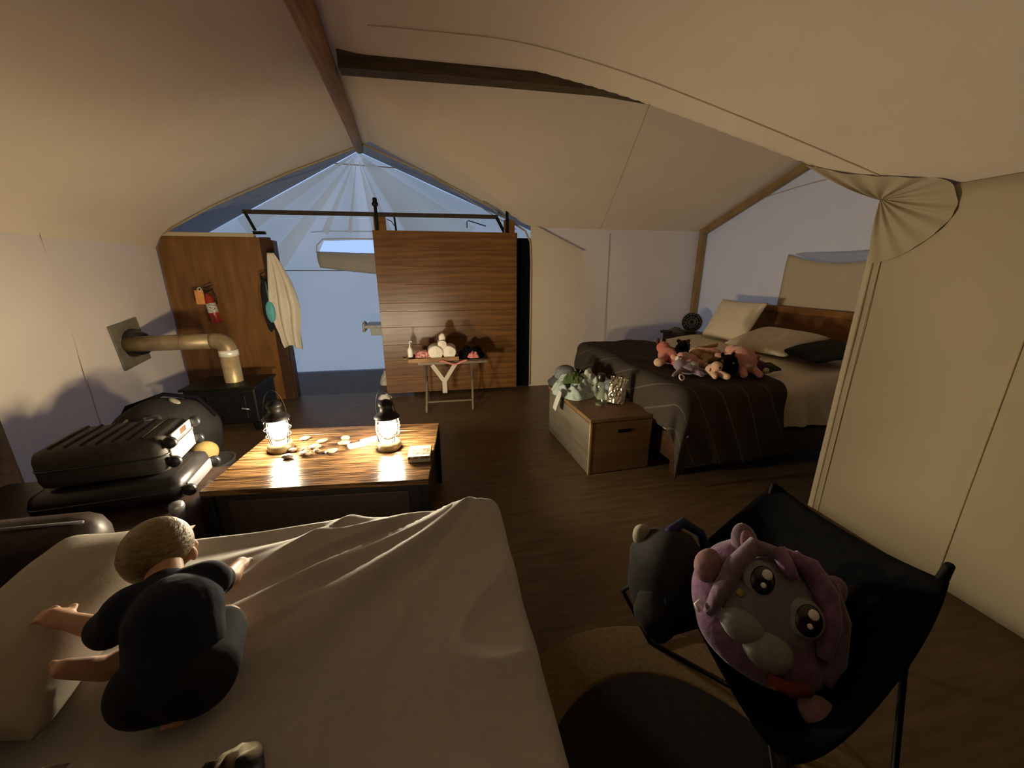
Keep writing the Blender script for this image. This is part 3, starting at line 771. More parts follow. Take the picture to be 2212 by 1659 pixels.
    capsule(bm, pel + Vector((-.05, .0, -.005)), (pel + Vector((-.05, .01, 0))).lerp(kL, .75), .066, .056, 18)
    capsule(bm, pel + Vector((.05, .0, -.005)), (pel + Vector((.05, .01, 0))).lerp(kR, .75), .066, .056, 18)
    sh = fuse('shorts', bm, M['shorts'], root, .006, 5)
    for v in sh.data.vertices: v.co.z = max(v.co.z, -.012)
    return root
build_child()

# ------------------------------------------------------------------ coffee table with lanterns
ZT = .46
tb = thing('coffee_table', 'dark trunk coffee table with glossy brushed wooden top', 'table', (-.62, 2.30, 0), (0, 0, R(-4.5)))
random.seed(11)
bw = .80 / 7
for k in range(7):
    o = flat('board', B((0, 0, 0), (1.12, bw - .0015, .03), .002), M['table_top'], tb, (random.uniform(-.002, .002), -.40 + bw * (k + .5), ZT - .015 + random.uniform(-.0006, .0006)))
flat('trunk_body', B((0, 0, .22), (1.06, .74, .415), .01), M['suit2'], tb)
for sx in (-.535, .535):
    for sy in (-.375, .375):
        flat('corner_iron', B((sx, sy, .215), (.05, .05, .43), .004), M['black_iron'], tb)
flat('front_panel', B((0, -.372, .22), (.9, .008, .33), .003), M['leather'], tb)

def lantern(loc, rz, lab):
    r = thing('lantern', lab, 'lantern', loc, (0, 0, rz))
    obj('tank', LATHE([(0, 0), (.062, 0), (.07, .008), (.072, .03), (.066, .048), (.05, .058), (.042, .068), (.03, .072), (0, .072)], 28), M['lantern_base'], r)
    obj('burner', LATHE([(0, .070), (.03, .072), (.034, .082), (.02, .09), (0, .09)], 20), M['lantern_metal'], r)
    obj('mantle', LATHE([(0, .086), (.026, .088), (.042, .100), (.051, .122), (.053, .145), (.048, .168), (.036, .184), (.018, .190), (0, .191)], 24), M['mantle'], r)
    obj('globe', LATHE([(.046, .076), (.060, .10), (.065, .135), (.062, .17), (.050, .20), (.044, .208)], 28), M['globe'], r)
    cg = bmesh.new()
    for z, rr in ((.10, .068), (.143, .073), (.185, .069)):
        tube(cg, [(rr * math.cos(a), rr * math.sin(a), z) for a in [2 * PI * k / 28 for k in range(28)]], .0022, 6, True)
    for k in range(8):
        a = PI / 4 + (k // 2) * PI / 2 + (.09 if k % 2 else -.09)
        tube(cg, [(rr * math.cos(a), rr * math.sin(a), z) for rr, z in ((.062, .06), (.069, .10), (.074, .143), (.070, .185), (.056, .215))], .0024, 6)
    obj('cage', cg, M['lantern_metal'], r)
    obj('hood', LATHE([(.040, .206), (.072, .204), (.076, .209), (.062, .228), (.038, .245), (.034, .275), (.042, .28), (.044, .295), (.026, .312), (.012, .318), (0, .32)], 26), M['lantern_metal'], r)
    obj('bail', TUBE([(.058 * math.cos(a), -.03 * math.sin(a), .225 + .165 * math.sin(a)) for a in [PI * k / 20 for k in range(21)]], .0022, 6), M['lantern_metal'], r)
    return r
la = lantern((-.985, 2.385, ZT), R(20), 'lit lantern on the left end of the coffee table')
dup(la, (-.335, 2.285, ZT), R(-15), 'lit lantern on the right of the coffee table beside the printed box')

# shells and stones gathered between the lanterns
peb = [(-.888, 2.52, .030, .018, .012, 'a', 'pale pointed shell at the back left of the pebble group'),
       (-.769, 2.455, .036, .018, .011, 'a', 'pale leaf-shaped shell at the back middle of the pebble group'),
       (-.628, 2.460, .026, .015, .016, 'a', 'small pale domed shell farthest back right of the pebble group'),
       (-.790, 2.375, .034, .028, .012, 'a', 'pale round shell with a dark hole in the pebble group'),
       (-.625, 2.395, .036, .026, .012, 'a', 'pale oval shell nearest the two cards'),
       (-.672, 2.285, .038, .024, .012, 'a', 'pale teardrop shell in front of the round shells'),
       (-.905, 2.345, .024, .013, .012, 'b', 'small brown stone just in front of the left lantern'),
       (-.905, 2.250, .032, .017, .015, 'c', 'grey stone at the front left end of the pebble group'),
       (-.815, 2.275, .033, .024, .016, 'b', 'round brown stone beside the grey stone'),
       (-.842, 2.345, .018, .012, .011, 'a', 'tiny pale pebble in the middle of the pebble group'),
       (-.757, 2.300, .022, .014, .014, 'b', 'small brown nut-like stone left of the teardrop shell')]
for i, (x, y, a, b, c, k, lab) in enumerate(peb):
    bm = BLOB((0, 0, c * .95), (a, b, c), 3, .28, 9, None, i + 1)
    if 'hole' in lab:
        for v in bm.verts:
            d = math.hypot(v.co.x, v.co.y)
            if v.co.z > c and d < .011: v.co.z -= .014 * (1 - d / .011)
    if 'teardrop' in lab or 'pointed' in lab or 'leaf' in lab:
        for v in bm.verts: v.co.y *= 1 - .55 * max(0, v.co.x / a)
    o = tag(obj('shell' if k == 'a' else 'stone', bm, M['pebble_' + k]), lab, 'shell' if k == 'a' else 'stone', 'shells and stones on the coffee table')
    mz = min(v.co.z for v in o.data.vertices)
    o.location = (x, y, ZT - mz); o.rotation_euler = (0, 0, [.5, .6, .1, .4, .1, .7, .3, 0, .2, .3, -.3][i])
t = tag(flat('card', B((0, 0, .008), (.105, .062, .016), .003), M['grey_card']), 'grey card wallet in front of the blue one on the coffee table', 'card'); t.location = (-.54, 2.355, ZT); t.rotation_euler = (0, 0, R(24))
t = tag(flat('card', B((0, 0, .007), (.13, .068, .014), .003), M['blue_card']), 'blue card wallet beside the right lantern', 'card'); t.location = (-.465, 2.425, ZT); t.rotation_euler = (0, 0, R(26))
gb = thing('card_box', 'small printed card game box at the right end of the coffee table', 'box', (-.145, 2.135, ZT), (0, 0, R(-2)))
flat('box_body', B((0, 0, .011), (.125, .15, .022), .002), M['suit_plate'], gb)
flat('lid', B((0, 0, .029), (.128, .153, .016), .002), M['box_print'], gb)
bm = bmesh.new()
for k in range(7):   # indistinct block lettering across the top of the lid
    x = -.047 + .0155 * k
    box(bm, (x, .045, .0376), (.0125, .030 + .004 * (k % 3 - 1), .0012), .0004)
    if k % 2: box(bm, (x, .043, .0379), (.004, .012, .0012), 0)
flat('lettering', bm, M['box_white'], gb)
flat('lower_band', B((0, -.062, .0376), (.118, .02, .0012), .0004), M['box_white'], gb)

# ------------------------------------------------------------------ stove and pipe
stv = thing('wood_stove', 'low black wood stove under the stovepipe by the partition', 'stove', (-2.08, 4.18, 0))
flat('firebox', B((0, 0, .26), (.62, .46, .36), .02), M['black_iron'], stv)
flat('top_plate', B((0, 0, .45), (.66, .50, .025), .006), M['black_iron'], stv)
flat('door', B((.05, -.235, .26), (.34, .02, .24), .008), M['black_iron'], stv)
obj('handle', TUBE([(.18, -.25, .26), (.20, -.29, .26), (.26, -.29, .25)], .008, 8), M['silver'], stv)
for sx in (-.27, .27):
    for sy in (-.19, .19):
        flat('leg', B((sx, sy, .04), (.05, .05, .08), .006), M['black_iron'], stv)
pp = thing('stovepipe', 'tan metal stovepipe running from stove to left canvas wall', 'stovepipe', (-2.04, 4.18, .462))
obj('vertical_pipe', LATHE([(.078, 0), (.078, .285), (.07, .285)], 24), M['pipe_v'], pp)
obj('collar', LATHE([(.078, .26), (.083, .262), (.083, .318), (.076, .32)], 24), M['collar'], pp)
el = [(0, 0, .315)] + [(-.09 + .09 * math.cos(a), 0, .32 + .09 * math.sin(a)) for a in [PI / 2 * k / 8 for k in range(9)]] + [(-.12, 0, .41)]
obj('elbow', TUBE(el, .079, 24), M['pipe'], pp)
obj('horizontal_pipe', TUBE([(-.11, 0, .41), (-.5, .005, .405), (-.86, .01, .40)], .073, 24), M['pipe'], pp)
obj('seam_ring', TUBE([(-.36, .0755 * math.cos(a), .407 + .0755 * math.sin(a)) for a in [2 * PI * k / 24 for k in range(24)]], .004, 6, True), M['pipe'], pp)
fo = thing('pipe_flashing', 'square grey metal flashing plate where the stovepipe meets the left wall', 'plate', (XL + .045, 4.24, .86), (R(8), 0, 0))
flat('plate', B((0, 0, 0), (.012, .36, .42), .003), M['flash'], fo)
obj('boot', TUBE([(.0, .02, 0), (.03, .01, .0), (.07, 0, 0), (.11, -.03, 0)], [.135, .13, .115, .10], 24), M['rubber'], fo)

# fire extinguisher on the partition
fe = thing('fire_extinguisher', 'red fire extinguisher with white label hung on the partition', 'extinguisher', (-2.46, 4.935, .965), (0, R(-8), 0))
obj('cylinder', LATHE([(0, 0), (.042, 0), (.048, .008), (.048, .27), (.038, .30), (.02, .315), (.02, .33), (0, .33)], 22), M['red'], fe)
obj('label_wrap', LATHE([(.0488, .115), (.0492, .12), (.0492, .215), (.0488, .22)], 22), M['label_paper'], fe)
bm = bmesh.new(); box(bm, (0, 0, .345), (.03, .03, .03), .004); bar(bm, (-.02, 0, .365), (.085, -.01, .372), .018, .008); bar(bm, (-.01, 0, .385), (.10, -.01, .41), .018, .006)
flat('valve', bm, M['rubber'], fe)
obj('hose', TUBE([(.02, 0, .35), (.07, -.02, .36), (.085, -.02, .30), (.072, -.02, .2)], .008, 8), M['rubber'], fe)
flat('tag', B((-.055, -.05, .295), (.085, .003, .15), .001, Matrix.Rotation(R(9), 3, 'Y')), M['orange'], fe)
obj('tag_ring', TUBE([(-.03 + .018 * math.cos(a), -.052, .378 + .018 * math.sin(a)) for a in [2 * PI * k / 14 for k in range(14)]], .004, 6, True), M['white'], fe)

# towel and bag hanging by the doorway
def towel_fn(u, v):
    w = .06 + .24 * math.sin(min(v * 1.15, 1) * PI * .62) * (1 - .45 * max(0, v - .6) / .4)
    fx = (u - .5) * w + .10 * v ** 1.2 + .02 * math.sin(v * 5)
    dz = -1.02 * v + (-.05 * abs(u - .35) * 2 if v > .9 else 0)
    dy = -.045 * math.sin(u * PI * 5 + v * 2) * min(1, v * 3) * .7 - .05
    return Vector((fx, dy, dz))
tw = thing('towel', 'white towel hanging at the right end of the partition', 'towel', (-1.77, 4.93, 1.72))
obj('cloth', solid(GRID(40, 40, towel_fn), .012), M['towel'], tw)
obj('hook', TUBE([(0, .06, .0), (0, .0, -.01), (0, -.03, .0), (0, -.04, .03)], .008, 8), M['black_iron'], tw)
hb = thing('hanging_bag', 'dark drawstring bag hanging behind the white towel by the doorway', 'bag', (-1.90, 4.91, 1.42))
obj('sack', BLOB((0, 0, -.26), (.055, .05, .30), 3, .2, 7), M['dark_cloth'], hb)
obj('cord', TUBE([(0, .05, .1), (-.02, 0, .08), (-.02, -.01, .02), (0, 0, -.02)], .006, 8), M['dark_cloth'], hb)
tl = thing('bath_sponge', 'teal oval sponge pouch hanging over the dark bag', 'sponge', (-1.855, 4.845, 1.085))
obj('pouch', BLOB((0, 0, 0), (.05, .03, .12), 3, .08, 5), M['teal'], tl)
obj('loop', TUBE([(0, .0, .10), (-.01, .02, .22), (-.02, .04, .33)], .004, 6), M['teal'], tl)

# bathroom bits seen through the doorway
vn = thing('wash_stand', 'grey white wash stand edge with towel behind the sliding door', 'washstand', (-.62, 5.75, 0))
flat('shelf_top', B((0, 0, .80), (.75, .42, .045), .01), M['grey_white'], vn)
flat('apron', B((.03, -.02, .73), (.66, .36, .10), .006), M['grey_white'], vn)
for sx in (.06, .30):
    flat('leg', B((sx, 0, .34), (.05, .30, .68), .004), M['dark_wood'], vn)
t = tag(obj('hand_towel', solid(GRID(16, 20, lambda u, v: Vector((-.405 + .02 * math.sin(u * 12) - .015 * v, (u - .5) * .26, .06 - .16 * v if v > .35 else .02 + .01 * math.sin(u * 9)))), .012), M['grey_white']), 'grey towel draped over the wash stand edge', 'towel'); t.location = (-.61, 5.72, .825)
t = tag(obj('bath_mat', rumple_bm(.42, .30, .20, 8, 26, .3), M['towel']), 'crumpled white towel on the bathroom floor beside the sliding door', 'towel'); t.location = (-.66, 5.52, -.005)
t = tag(obj('tissue', rumple_bm(.17, .12, .05, 3, 18, .3), M['white']), 'small crumpled white tissue on the floor at the sliding door foot', 'tissue'); t.location = (-.70, 4.79, 0)

# ------------------------------------------------------------------ luggage rack with tray
rk = thing('luggage_rack', 'folding luggage rack with pale strap standing before the sliding door', 'rack', (.12, 4.36, 0))
for y in (-.15, .15):
    flat('top_rail', BAR((-.36, y, .555), (.40, y, .555), .03, .03), M['steel'], rk)
for x in (-.30, .22):
    flat('leg', BAR((x, -.15, .55), (x + .03, .19, .0), .022, .022), M['steel'], rk)
    flat('leg', BAR((x + .03, .15, .55), (x, -.19, .0), .022, .022), M['steel'], rk)
flat('stretcher', BAR((-.28, -.12, .10), (.24, -.12, .10), .018, .018), M['steel'], rk)
flat('strap', BAR((-.21, -.185, .545), (-.09, -.19, .36), .006, .045), M['pale_strap'], rk)
flat('strap', BAR((.04, -.185, .545), (-.08, -.19, .36), .006, .045), M['pale_strap'], rk)
flat('strap', BAR((-.085, -.192, .375), (-.085, -.192, .22), .006, .05), M['pale_strap'], rk)
flat('shelf', B((.03, 0, .577), (.78, .30, .014), .003), M['dark_wood'], rk)
tr = thing('tray', 'wooden tray with low rim on the luggage rack', 'tray', (-.08, 4.27, .585), (0, 0, R(6)))
flat('base', B((0, 0, .006), (.54, .26, .012), .002), M['tray_wood'], tr)
for y in (-.125, .125): flat('rim', B((0, y, .022), (.54, .014, .044), .002), M['tray_wood'], tr)
for x in (-.265, .265): flat('rim', B((x, 0, .022), (.014, .24, .044), .002), M['tray_wood'], tr)
for x in (-.285,): obj('handle', TUBE([(x, -.05, .03), (x - .03, -.03, .035), (x - .03, .03, .035), (x, .05, .03)], .008, 8), M['tray_wood'], tr)
bt = thing('pump_bottle', 'white pump bottle at the left end of the wooden tray', 'bottle', (-.315, 4.235, .598))
obj('bottle', LATHE([(0, 0), (.026, 0), (.028, .01), (.028, .11), (.02, .128), (.011, .132), (.011, .15), (0, .15)], 18), M['white'], bt)
obj('dark_band', LATHE([(.0284, .005), (.0287, .008), (.0287, .03), (.0284, .033)], 18), M['hem_dark'], bt)
obj('pump', TUBE([(0, 0, .145), (0, 0, .185), (0, 0, .20), (.012, -.012, .204), (.026, -.022, .20)], .006, 8), M['white'], bt)
pk = tag(obj('wipes_pack', pillow_bm(.17, .11, .11, 16, 3), M['pink_print']), 'pink patterned packet between the pump bottle and the rolled towels', 'packet'); pk.location = (-.185, 4.225, .597); pk.rotation_euler = (R(12), 0, R(5))
def roll(loc, ln, r, rz, lab, tilt=0):
    t = thing('rolled_towel', lab, 'towel', loc, (tilt, 0, rz), 'white towels rolled on the tray')
    pts = []
    bm = bmesh.new()
    prof = [(0, -ln / 2 + .006), (r * .3, -ln / 2 + .004), (r * .35, -ln / 2 + .010), (r * .62, -ln / 2 + .002), (r * .68, -ln / 2 + .009), (r * .93, -ln / 2), (r, -ln / 2 + .012), (r * 1.01, 0), (r, ln / 2 - .012), (r * .9, ln / 2), (0, ln / 2 - .004)]
    lathe(bm, prof, 24, (0, 0, r), Matrix.Rotation(R(-90), 4, 'X'))
    for v in bm.verts: v.co += Vector((N(v.co.x * 14, v.co.y * 10, v.co.z * 14) * .007, 0, N(v.co.x * 11, v.co.y * 9, 4) * .006))
    obj('roll', bm, M['towel'], t)
    return t
roll((-.050, 4.265, .598), .22, .078, R(4), 'white rolled towel at the left of the towel heap')
roll((.105, 4.275, .598), .20, .074, R(-3), 'white rolled towel showing its end at the right of the heap')
roll((.028, 4.29, .705), .20, .050, R(2), 'white rolled towel lying on top of the two lower rolls')
t = tag(obj('face_cloth', BLOB((0, 0, .05), (.04, .045, .055), 3, .15, 6), M['towel']), 'small white folded face cloth crowning the towel heap', 'towel'); t.location = (.035, 4.28, .770)
t = tag(obj('dark_garment', rumple_bm(.32, .26, .10, 6, 26), M['black_cloth']), 'black garment heaped on the right end of the luggage rack', 'clothing'); t.location = (.36, 4.35, .584)
t = tag(obj('pink_cloth', rumple_bm(.13, .10, .055, 9, 22), M['pink']), 'pink cloth lying on the black garment', 'clothing'); t.location = (.37, 4.235, .600)
t = tag(obj('pink_strap', solid(GRID(24, 3, lambda u, v: Vector((-.16 + .30 * u, -.006 + .012 * v, .012 + .020 * math.sin(u * 7 + 1) + .014 * v))), .005), M['pink']), 'pink strip of cloth hanging along the rack edge below the tray', 'clothing'); t.location = (.15, 4.125, .555)

# ------------------------------------------------------------------ chest at the foot of the far bed
ch = thing('chest', 'low oak chest with cut-out handle at the foot of the far bed', 'chest', (1.315, 2.99, 0), (0, 0, R(3)))
flat('body', B((0, 0, .215), (.52, .92, .43), .004), M['chest_wood'], ch)
flat('side_panel', B((-.262, 0, .215), (.008, .90, .41), .002), M['chest_side'], ch)
flat('lid', B((0, 0, .445), (.545, .95, .03), .005), M['chest_wood'], ch)
flat('front_panel', B((.0, -.462, .215), (.50, .008, .41), .002), M['chest_wood'], ch)
flat('corner_trim', B((-.258, -.460, .215), (.018, .018, .43), .003), M['rafter_wood'], ch)
obj('handle_slot', B((.02, -.467, .345), (.11, .006, .026), .0025), M['black_cloth'], ch)
ZC = .462
t = tag(obj('shirt', rumple_bm(.50, .44, .12, 12, 60), M['shirt_mint']), 'pale mint shirt spread at the left of the clothes heap on the chest', 'clothing'); t.location = (1.205, 3.18, ZC); t.rotation_euler = (0, 0, R(12))
t = tag(obj('shirt', rumple_bm(.36, .38, .15, 17, 60), M['shirt_grey']), 'pale grey knit shirt heaped behind the water bottle', 'clothing'); t.location = (1.36, 3.20, ZC); t.rotation_euler = (0, 0, R(-20))
t = tag(obj('shirt_sleeve', solid(GRID(14, 18, lambda u, v: Vector((-.02 - .03 * math.sin(v * 1.5) - .055 * max(0, v - .4), (u - .5) * (.10 - .02 * v) + .01 * math.sin(v * 8), .035 + .03 * math.sin(v * 3) - max(0, v - .42) * .26))), .01), M['shirt_grey']), 'white sleeve hanging over the left edge of the chest', 'clothing'); t.location = (1.045, 3.06, ZC)
t = tag(obj('green_cap', rumple_bm(.26, .18, .075, 27, 40), M['green']), 'olive green cap on top of the pale clothes', 'cap'); t.location = (1.19, 3.20, ZC + .10)
t = tag(obj('garment', rumple_bm(.28, .22, .10, 22, 26), M['black_cloth']), 'black garment behind the grey hat on the chest', 'clothing'); t.location = (1.33, 3.40, ZC + .02)
ht = thing('bucket_hat', 'grey bucket hat with dark brim lying on the clothes heap', 'hat', (1.165, 3.39, ZC + .075), (R(6), R(-6), 0))
obj('crown', LATHE([(.105, .02), (.098, .06), (.085, .10), (.06, .118), (0, .122)], 26), M['hat_grey'], ht)
obj('brim', LATHE([(.165, -.022), (.17, -.026), (.11, .025), (.104, .03), (.10, .02), (.15, -.03), (.165, -.022)], 28), M['hat_dark'], ht)
wbt = thing('water_bottle', 'clear plastic water bottle with black cap on the chest', 'bottle', (1.265, 2.80, ZC))
obj('body', LATHE([(0, 0), (.034, 0), (.038, .006), (.038, .10), (.036, .125), (.038, .15), (.036, .185), (.026, .20), (.026, .215)], 24), M['bottle'], wbt)
obj('cap', LATHE([(.03, .205), (.033, .208), (.033, .262), (.026, .27), (.012, .272), (0, .272)], 20), M['rubber'], wbt)
obj('base', LATHE([(0, .003), (.034, .004), (.035, .016), (0, .018)], 20), M['pack_pale'], wbt)
def bag_fn(u, v):
    x = (u - .5) * (.15 - .01 * v); th = .045 * (1 - v) * math.sin(PI * u) ** .6
    return Vector((x, -th - .012 * N(u * 9, v * 9, 1), .22 * v))
bm = bmesh.new(); grid(bm, 24, 24, bag_fn); grid(bm, 24, 24, lambda u, v: Vector((bag_fn(u, v).x, -bag_fn(u, v).y - .0, .22 * v)))
bmesh.ops.remove_doubles(bm, verts=bm.verts, dist=.002); bmesh.ops.recalc_face_normals(bm, faces=bm.faces)
fb = tag(obj('snack_bag', bm, M['foil']), 'shiny silver foil snack bag standing on the chest', 'bag'); fb.location = (1.42, 2.83, ZC + .002); fb.rotation_euler = (R(-8), R(6), R(-20))
t = tag(obj('folded_cloth', BLOB((0, 0, .045), (.085, .07, .05), 3, .2, 7), M['blue_grey']), 'blue grey folded cloth behind the silver bag', 'clothing'); t.location = (1.44, 3.0, ZC + .06)
t = tag(obj('folded_cloth', rumple_bm(.22, .22, .10, 31, 24), M['shirt_grey']), 'grey cloth under the blue grey one on the chest', 'clothing'); t.location = (1.43, 3.0, ZC)

# ------------------------------------------------------------------ far bed
ZF = .70
BX0, BX1, BY0, BY1 = 1.68, 3.46, 2.34, 4.22
fb_ = thing('bed', 'far king bed with brown headboard and ivory bedding in the wing', 'bed', (2.57, 3.28, 0))
flat('headboard', B((.985, .0, .68), (.05, 2.06, .90), .008), M['head_wood'], fb_)
flat('headboard_cap', B((.975, .0, 1.145), (.085, 2.10, .06), .006), M['head_wood'], fb_)
flat('bed_frame', B((.04, 0, .21), (1.82, 1.86, .20), .01), M['dark_wood'], fb_)
for sx in (-.80, .88):
    for sy in (-.86, .86):
        flat('leg', B((sx, sy, .055), (.08, .08, .11), .005), M['dark_wood'], fb_)
obj('mattress', B((.0, 0, .49), (1.78, 1.84, .36), .07), M['duvet'], fb_)
dv = tag(obj('duvet', drape(BX0 + .03, BX1, BY0, BY1, ZF, (.10, .0, .36, .36), 90, 110, lambda X, Y: .012 * N(X * 2.2, Y * 2.2, 1) + .008 * N(X * 5, Y * 5, 2) + .08 * max(0, min(1, (X - 2.45) / .6)), .20, .09, .03), M['duvet']), 'ivory duvet over the far bed hanging down its near side', 'duvet')
bl = obj('blanket', solid(drape(BX0, BX0 + .78, BY0 - .015, BY1 + .015, ZF + .030, (.36, .0, .62, .42), 80, 120, lambda X, Y: .012 * N(X * 3, Y * 3, 6) + .008 * N(X * 7, Y * 5, 9) + .012 * max(0, math.sin((X * .7 + Y * .5) * 9)) ** 3, .03, .09, .05), .012), M['blanket'])
tag(bl, 'charcoal blanket with thin pale stripes across the foot of the far bed', 'blanket')
def pl(lab, loc, rot, w, d, h, m, seed):
    t = tag(obj('pillow', pillow_bm(w, d, h, seed=seed), m), lab, 'pillow'); t.location = loc; t.rotation_euler = rot; return t
pl('ivory pillow propped upright at the left end of the brown headboard', (3.25, 3.74, ZF + .27), (0, R(-62), 0), .48, .66, .15, M['duvet'], 3)
pl('ivory pillow lying flat before the middle of the headboard', (3.14, 3.10, ZF + .11), (0, R(-16), R(4)), .50, .70, .16, M['duvet'], 6)
pl('dark green cushion lying on the ivory pillows at the right', (3.09, 2.55, ZF + .13), (0, R(-12), R(-18)), .44, .44, .13, M['dark_pillow'], 8)
# nightstand and fan
ns = thing('nightstand', 'dark nightstand in the back corner beyond the far bed', 'nightstand', (3.22, 4.60, 0))
flat('body', B((0, 0, .37), (.40, .36, .71), .006), M['dark_wood'], ns)
flat('top', B((0, 0, .738), (.46, .42, .03), .005), M['dark_wood'], ns)
flat('drawer', B((-.202, 0, .62), (.012, .30, .18), .004), M['dark_wood'], ns)
fn = thing('desk_fan', 'small black desk fan on the nightstand by the corner post', 'fan', (3.26, 4.53, .753))
obj('foot', LATHE([(0, 0), (.075, 0), (.075, .012), (.02, .022), (0, .022)], 20), M['fan_black'], fn)
obj('stem', TUBE([(0, 0, .015), (0, .01, .05), (0, .02, .09)], .012, 10), M['fan_black'], fn)
fq = Matrix.Rotation(R(-34), 4, 'Z') @ Matrix.Rotation(R(78), 4, 'X') @ Matrix.Scale(1.15, 4); fc = Vector((0, 0, .135))
fan_c = bmesh.new()
for rr in (.105, .085, .06, .035):
    tube(fan_c, [fq @ Vector((rr * math.cos(a), rr * math.sin(a), .02 + .025 * (1 - rr / .11))) + fc for a in [2 * PI * k / 26 for k in range(26)]], .003 if rr < .1 else .007, 6, True)
for k in range(14):
    a = 2 * PI * k / 14
    tube(fan_c, [fq @ Vector((.015 * math.cos(a), .015 * math.sin(a), .046)) + fc, fq @ Vector((.105 * math.cos(a), .105 * math.sin(a), .02)) + fc], .002, 5)
obj('grille', fan_c, M['fan_grey'], fn)
obj('back_shell', LATHE([(.102, .02), (.106, .005), (.10, -.02), (.06, -.045), (0, -.05)], 26, fc, fq), M['fan_black'], fn)
for k in range(4):
    bm = bmesh.new(); a = k * PI / 2
    blob(bm, fq @ Vector((.048 * math.cos(a), .048 * math.sin(a), .012)) + fc, (.036, .036, .036), 2)
    for v in bm.verts:
        q = fq.inverted() @ (v.co - fc); q.z = .012 + (q.z - .012) * .08 + (q.x * -math.sin(a) + q.y * math.cos(a)) * .25; v.co = fq @ q + fc
    obj('blade', bm, M['fan_black'], fn)
t = tag(obj('grey_cloth', rumple_bm(.24, .16, .06, 41, 20), M['grey_fabric']), 'grey folded cloth beside the fan on the nightstand', 'cloth'); t.location = (3.085, 4.60, .753)
t = tag(flat('book', B((0, 0, .012), (.19, .14, .024), .002), M['hat_dark']), 'dark slim book under the edge of the grey cloth on the nightstand', 'book'); t.location = (3.04, 4.62, .753)

# ------------------------------------------------------------------ soft toys on the far bed
ZP = ZF + .048
def toy(name, lab, loc, rz, build, cat='soft toy'):
    t = thing(name, lab, cat, loc, (0, 0, rz), 'soft toys on the far bed'); build(t); return t
def t_coral(t):
    bm = bmesh.new()
    blob(bm, (0, 0, .075), (.075, .10, .07), 3); blob(bm, (.03, .09, .13), (.06, .055, .055), 3)
    capsule(bm, (-.05, -.01, .08), (-.15, -.03, .045), .036, .034)
    capsule(bm, (.03, -.06, .05), (.05, -.15, .035), .034, .032); capsule(bm, (-.03, -.06, .05), (-.05, -.14, .035), .034, .032)
    fuse('body', bm, M['plush_red'], t, .006)
    obj('paw', BLOB((-.16, -.032, .043), (.05, .04, .036), 3), M['plush_peach'], t)
    obj('ear', BLOB((.07, .12, .18), (.02, .014, .03), 2), M['plush_brown'], t)
    obj('ear', BLOB((-.01, .12, .185), (.02, .014, .03), 2), M['plush_brown'], t)
toy('plush_animal', 'coral soft toy with peach paw at the left of the toy heap', (1.93, 2.93, ZP), R(20), t_coral)
def t_bear(t):
    bm = bmesh.new(); blob(bm, (0, 0, .065), (.07, .08, .06), 3); blob(bm, (.02, .07, .12), (.055, .05, .05), 3)
    for s in (-1, 1): blob(bm, (.02 + s * .045, .085, .16), (.02, .014, .02), 2); capsule(bm, (s * .05, .02, .06), (s * .11, .03, .03), .025, .022)
    fuse('body', bm, M['plush_brown'], t, .006)
    obj('muzzle', BLOB((.02, .02, .115), (.02, .02, .018), 2), M['plush_tan'], t)
toy('plush_bear', 'dark brown soft toy at the back of the toy heap', (2.13, 3.01, ZP + .01), R(-10), t_bear)
def t_scarf(t): obj('cloth', rumple_bm(.20, .13, .10, 51, 26), M['black_cloth'], t)
toy('dark_scarf', 'black cloth lying across the coral soft toy', (2.02, 2.90, ZP + .085), R(30), t_scarf, 'cloth')
def t_bunny(t):
    bm = bmesh.new(); blob(bm, (0, 0, .06), (.10, .065, .058), 3); blob(bm, (-.10, .0, .09), (.055, .05, .05), 3)
    capsule(bm, (-.08, .03, .13), (.06, .06, .155), .018, .026); capsule(bm, (-.08, -.03, .13), (.05, -.05, .11), .018, .026)
    capsule(bm, (.06, -.04, .04), (.14, -.07, .03), .028, .024); capsule(bm, (-.03, -.05, .04), (-.07, -.12, .03), .026, .022)
    fuse('body', bm, M['plush_tan'], t, .006)
    obj('inner_ear', BLOB((.0, -.052, .128), (.05, .012, .018), 2), M['plush_pink'], t)
    for s in (-1, 1): obj('eye', BLOB((-.142, s * .022, .10), (.007, .007, .008), 2), M['eye'], t)
toy('plush_rabbit', 'tan long-eared soft toy lying across the middle of the toy heap', (2.16, 2.74, ZP + .035), R(-20), t_bunny)
def t_doll(t):
    bm = bmesh.new(); blob(bm, (0, 0, .055), (.085, .07, .055), 3); capsule(bm, (-.05, .03, .06), (-.10, .06, .08), .026, .024); capsule(bm, (.04, -.05, .05), (.06, -.12, .03), .03, .026)
    blob(bm, (-.09, -.01, .09), (.045, .04, .042), 3)
    fuse('body', bm, M['plush_pink'], t, .006)
    obj('collar', TUBE([(-.05 + .02 * math.cos(a), .035 * math.sin(a), .08 + .035 * math.cos(a)) for a in [2 * PI * k / 16 for k in range(16)]], .012, 8, True), M['plush_cream'], t)
    for s in (-1, 1): obj('eye', BLOB((-.13, -.01 + s * .018, .10), (.006, .006, .007), 2), M['eye'], t)
toy('plush_doll', 'small pink soft toy with cream collar in front of the tan one', (1.98, 2.74, ZP + .02), R(15), t_doll)
